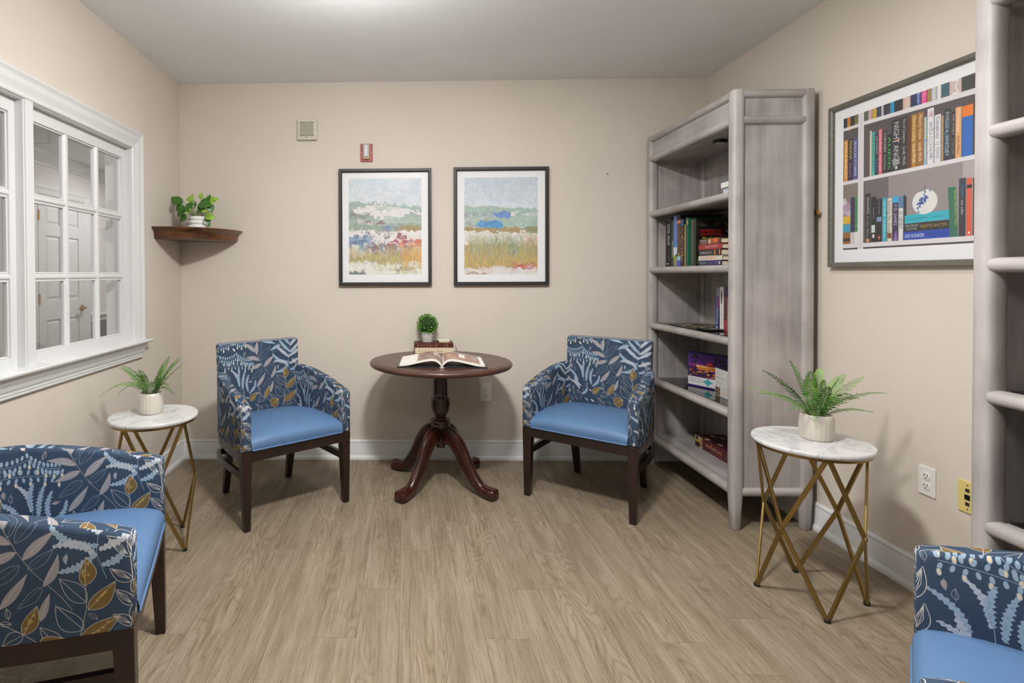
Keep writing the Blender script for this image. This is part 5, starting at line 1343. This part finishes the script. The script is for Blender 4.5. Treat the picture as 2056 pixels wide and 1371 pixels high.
# boxes on the lower shelves
SD = SHELF_Z[3] + .0005
def d_puzzle(c):
    rg = random.Random(6); W, H = c.w, c.h
    c.rect(0, 0, W, H, (58, 44, 120)); c.rect(W * .03, H * .30, W * .97, H * .94, (60, 30, 90))
    c.rect(W * .03, H * .6, W * .97, H * .94, (84, 44, 130)); c.rect(W * .03, H * .58, W * .97, H * .68, (170, 60, 110), .6)
    for _ in range(70): c.ell(rg.uniform(.05, .95) * W, rg.uniform(.31, .52) * H, W * .035, H * .018, rg.choice([(214, 130, 40), (160, 80, 30), (90, 50, 30), (60, 36, 30), (236, 180, 70)]), .8)
    c.rect(W * .22, H * .52, W * .9, H * .62, (206, 120, 60)); c.rect(W * .2, H * .60, W * .94, H * .64, (236, 190, 110)); c.ell(W * .52, H * .70, W * .08, H * .07, (196, 44, 50)); c.text('Diner', W * .47, H * .685, H * .03, (240, 230, 220), width=W * .1)
    for x in (.1, .18, .85): c.line([(W * x, H * .32), (W * x, H * .85)], W * .014, (30, 18, 34))
    for _ in range(30): c.ell(rg.choice([.08, .16, .2, .86, .8, .7]) * W + rg.uniform(-.02, .02), rg.uniform(.72, .92) * H, W * .05, H * .03, (40, 24, 60), .7)
    c.rect(W * .01, H * .04, W * .99, H * .29, (224, 222, 224)); c.text('DAYS TO', W * .06, H * .2, H * .055, (150, 146, 156), width=W * .26); c.text('REMEMBER', W * .05, H * .13, H * .055, (150, 146, 156), width=W * .32)
    tl = (70, 170, 176); c.rect(W * .42, H * .12, W * .54, H * .23, tl); c.ell(W * .48, H * .25, W * .03, H * .03, tl); c.ell(W * .48, H * .1, W * .03, H * .03, tl); c.ell(W * .56, H * .175, W * .03, H * .03, tl); c.ell(W * .4, H * .175, W * .03, H * .03, tl)
    c.text('500', W * .74, H * .09, H * .12, (60, 56, 80), width=W * .2)
pz_ = tag(empty('puzzle_box', (1.858, 3.292, SD), math.radians(-24.5) ), 'purple jigsaw puzzle box picturing a diner at dusk', 'puzzle box')
print_box('carton', pz_, -.03, .03, -.14, .14, 0, .205, cover_mat((64, 50, 130)), {'-x': sheet('puzzle_front', .28, .205, 420, (70, 50, 130), d_puzzle)}, .001)
pz_.location = (1.8315, 3.286, SD); pz_.rotation_euler[2] = math.radians(24.5)
def d_white(i):
    def d(c):
        W, H = c.w, c.h
        c.rect(0, 0, W, H * .03, (150, 150, 150)); c.rect(0, H * .97, W, H, (190, 190, 190))
        c.rect(W * .48, H * .25, W * .58, H * .75, (206, 206, 206)); c.rect(W * .49, H * .29, W * .57, H * .71, (224, 224, 224)); c.rect(W * .62, H * .2, W * .68, H * .8, (110, 110, 110))
        if i == 0:
            c.rect(W * .02, H * .06, W * .2, H * .94, (60, 50, 34)); rg = random.Random(3)
            for _ in range(24): c.ell(W * rg.uniform(.04, .18), H * rg.uniform(.15, .85), W * .015, H * .07, rg.choice([(150, 120, 70), (110, 70, 50), (90, 100, 60), (190, 170, 130)]))
            c.text('WONDERFUL', W * .25, H * .38, H * .2, (206, 160, 90), width=W * .2); c.text('500', W * .72, H * .34, H * .3, (40, 40, 40), rot=math.pi / 2, width=H * .45)
        if i == 1: c.line([(W * .06, H * .5), (W * .1, H * .62), (W * .14, H * .45), (W * .2, H * .6), (W * .26, H * .5), (W * .3, H * .55)], H * .03, (80, 80, 80))
        if i == 2: c.text('Charles', W * .06, H * .4, H * .14, (180, 180, 190), width=W * .14)
    return d
z = SD
for i, lab in enumerate(('white puzzle box with a small photo and the number 500, lowest of three', 'white puzzle box with a signature, middle of three', 'plain white puzzle box, topmost of three')):
    b = tag(empty('puzzle_box', (1.841, 2.983, z), (-.05, -.038, -.058)[i]), lab, 'puzzle box', 'white puzzle boxes in one stack')
    print_box('carton', b, -.092, .092, -.135, .135, 0, .051, cover_mat((214, 212, 210)), {'-x': sheet('white_box_%d' % i, .27, .051, 420, (216, 214, 212), d_white(i)), '+z': cover_mat((50, 46, 70))}, .001)
    z += .0515
rb = tag(empty('game_box', (1.952, 3.235, SD), math.radians(0)), 'dark red box standing half hidden behind the purple puzzle box', 'game box')
print_box('carton', rb, -.018, .018, -.06, .02, 0, .19, cover_mat((96, 24, 30)), {'-x': cover_mat((110, 28, 34))}, .001)
def d_rem(c):
    W, H = c.w, c.h
    c.rect(0, 0, W * .2, H, (196, 176, 130)); c.rect(0, 0, W * .13, H * .55, (30, 24, 22)); c.rect(0, H * .42, W * .14, H * .58, (196, 140, 50)); c.rect(W * .02, H * .62, W * .08, H * .95, (60, 50, 46)); c.rect(W * .15, H * .2, W * .2, H * .9, (150, 110, 80))
    c.text('REMINISCING', W * .27, H * .42, H * .26, (206, 170, 110), width=W * .40); c.text('The game for people over thirty', W * .38, H * .22, H * .08, (190, 150, 110), width=W * .28); c.ell(W * .42, H * .78, W * .018, H * .1, (206, 60, 40))
    c.ell(W * .82, H * .6, W * .035, H * .2, (196, 186, 170)); c.ell(W * .86, H * .25, W * .03, H * .16, (206, 196, 180)); c.rect(W * .93, 0, W, H, (206, 190, 150))
def d_remtop(c):
    W, H = c.w, c.h
    for x, y, a in ((.1, .75, .3), (.2, .5, -.3), (.15, .2, .5), (.7, .8, .2), (.5, .9, -.2)): c.ell(W * x, H * y, W * .1, H * .06, (190, 170, 130), 1, a, 4)
    c.text('Reminiscing', W * .4, H * .45, H * .06, (190, 150, 110), width=W * .5)
gb = tag(empty('game_box', (1.878, 3.188, SHELF_Z[4] + .0005)), 'maroon board game box lying on the bottom bookcase shelf', 'game box')
print_box('carton', gb, -.085, .085, -.215, .215, 0, .066, cover_mat((78, 24, 38)), {'-x': sheet('game_box_side', .43, .066, 560, (88, 26, 40), d_rem), '+z': sheet('game_box_top', .23, .43, 300, (70, 26, 34), d_remtop)}, .001)

# lavender on the shelf
lv = tag(empty('lavender_plant', (1.905, 3.125, SB)), 'sprig of artificial lavender in a grey pot behind the stacked novels', 'plant')
MB().lathe([(.026, 0), (.034, .004), (.046, .04), (.048, .07), (.040, .10), (.034, .115), (.030, .115), (.030, .10), (.01, .098)], 28).build('pot', plain('grey_stone_pot', (120, 112, 106), rough=.7), lv, smooth=True)
M_LAV = plain('lavender_bloom', (150, 132, 172), rough=.8, var=.25, vscale=90.0); M_LST = plain('lavender_stem', (96, 108, 84), rough=.8)
rg = random.Random(8)
for i, (dx, dy, dz) in enumerate(((-.075, .03, .245), (-.055, -.02, .285), (-.035, .04, .23), (.01, -.03, .27), (.03, .03, .24), (-.02, -.05, .20), (-.09, .0, .20), (.05, -.01, .22))):
    P = bez(Vector((0, 0, .10)), Vector((dx * .2, dy * .2, dz * .75)), Vector((dx, dy, dz)), 12); mb = MB().tube(P, .0012, 5, mi=1)
    for k in range(6, 12):
        for j in range(7):
            a = rg.uniform(0, 6.28); d = Vector((math.cos(a), math.sin(a), .7)).normalized(); s = d.cross(Vector((0, 0, 1))).normalized() * .0025; L = rg.uniform(.008, .013) * (1 - .5 * (k - 6) / 6)
            mb.add([P[k], P[k] + d * L * .5 + s, P[k] + d * L, P[k] + d * L * .5 - s], [(0, 1, 2, 3)])
    mb.build('sprig', [M_LAV, M_LST], lv, recalc=False)

# ------------------------------------------------------------------ on the pedestal table
book('cream hardback lying flat on the pedestal table beneath a brown one', (.186, 3.652, TZ), math.pi / 2, (.130, .256, .036), True, (222, 206, 172),
     {'-x': sheet('cream_spine', .256, .036, 300, (222, 208, 176), lambda c: (c.text('Readers', c.w * .08, c.h * .25, c.h * .3, (190, 150, 100), width=c.w * .4), c.text('Book', c.w * .56, c.h * .2, c.h * .42, (180, 110, 70), width=c.w * .16)))}, group='hardbacks stacked on the pedestal table', square=.006)
def d_leather(c):
    for x in (.08, .32, .40, .56, .78, .84): c.rect(c.w * x, 0, c.w * (x + .012), c.h, (170, 130, 90))
    c.text('HISTORY', c.w * .14, c.h * .34, c.h * .3, (170, 130, 90), width=c.w * .15); c.text('VOL II', c.w * .43, c.h * .34, c.h * .3, (170, 130, 90), width=c.w * .11)
bk = book('brown leather-bound book with gilt spine bands under the topiary pot', (.182, 3.655, TZ + .0365), math.pi / 2, (.135, .258, .0305), True, (82, 42, 36),
          {'-x': sheet('leather_spine', .258, .0305, 300, (84, 42, 36), d_leather)}, group='hardbacks stacked on the pedestal table', square=.006)
MB().sweep(curve_pts([(.0, -.126, .006), (-.002, -.140, .010), (-.006, -.150, -.004), (-.01, -.156, -.030)], 5), [(-.003, -.0004), (.003, -.0004), (.003, .0004), (-.003, .0004)]).build('ribbon_marker', plain('red_ribbon', (130, 30, 40), rough=.6), bk)
nb = tag(empty('notebook', (.250, 3.668, TZ + .0675), math.radians(4)), 'small cream note block resting on the brown leather book', 'notebook')
MB().box(-.034, .034, -.045, .045, 0, .010).build('pages', plain('cream_note_pages', (214, 200, 160), rough=.9), nb)
MB().box(-.039, .041, -.046, .049, .010, .0125).build('cover', plain('white_note_cover', (228, 226, 214), rough=.7), nb, bevel=.001)

ob = tag(empty('open_book', (.206, 3.172, TZ + .0005), math.radians(-3.2)), 'large open picture book with dark covers on the pedestal table', 'book')
MB().box(-.252, -.012, -.150, .150, 0, .0065).build('back_cover', plain('black_book_cover', (34, 36, 42), rough=.3, spec=.6), ob)
MB().box(.012, .252, -.150, .150, 0, .0065).build('front_cover', plain('black_book_cover', (34, 36, 42)), ob)
MB().box(-.012, .012, -.150, .150, 0, .003).build('spine', plain('white_book_spine', (216, 208, 196)), ob)
def d_left(c):
    W, H = c.w, c.h; rg = random.Random(12)
    c.rect(W * .42, 0, W, H, (150, 122, 110))
    for _ in range(90): c.ell(W * rg.uniform(.45, 1), H * rg.random(), W * .06, H * .03, rg.choice([(110, 84, 80), (170, 140, 122), (196, 178, 166), (90, 70, 74), (140, 110, 96)]), .6, rg.uniform(-.5, .5))
    c.rect(W * .8, H * .55, W * .98, H * .95, (214, 208, 204), .7)
def d_right(c):
    W, H = c.w, c.h; rg = random.Random(13)
    c.rect(W * .05, 0, W * .9, H * .97, (156, 122, 102))
    for _ in range(110): c.ell(W * rg.uniform(.05, .88), H * rg.random(), W * .06, H * .03, rg.choice([(176, 140, 116), (140, 104, 88), (196, 170, 150), (120, 92, 84), (206, 190, 176)]), .6, rg.uniform(-.5, .5))
    c.rect(W * .42, H * .35, W * .56, H * .8, (228, 228, 230)); c.rect(W * .72, H * .5, W * .9, H * .8, (160, 150, 150))
for sgn, dr in ((-1, d_left), (1, d_right)):
    tab = [(0, .012), (.012, .034), (.03, .046), (.055, .051), (.09, .047), (.14, .036), (.19, .026), (.238, .017)]
    tabb = [(0, .0035), (.012, .018), (.03, .033), (.055, .038), (.09, .034), (.14, .023), (.19, .011), (.238, .0068)]
    xs = np.linspace(0, .238, 28)
    mb = MB()
    top = [(float(x), lerp_tab(tab, x)) for x in xs]; bot = [(float(x), lerp_tab(tabb, x)) for x in xs]
    rings = []
    for (x, zt), (_, zb) in zip(top, bot): rings.append([(sgn * x, -.145, zt), (sgn * x, .145, zt), (sgn * x, .145, zb), (sgn * x, -.145, zb)])
    mb.rings(rings)
    for fi in range(len(mb.f)):
        if fi < 27 * 4 and fi % 4 == 0: mb.mi[fi] = 1
    def uvp(me, sgn=sgn): set_uv(me, lambda n, c: ((c.x / .238 if sgn > 0 else 1 + c.x / .238), (c.y + .145) / .29))
    mb.build('page_block', [plain('bright_pages', (228, 224, 216), rough=.8, var=.03, vscale=200.0, stretch=(1, 1, 12)), sheet('open_page_%d' % (sgn + 1), .238, .29, 360, (230, 226, 218), dr)], ob, smooth=True, uv=uvp)
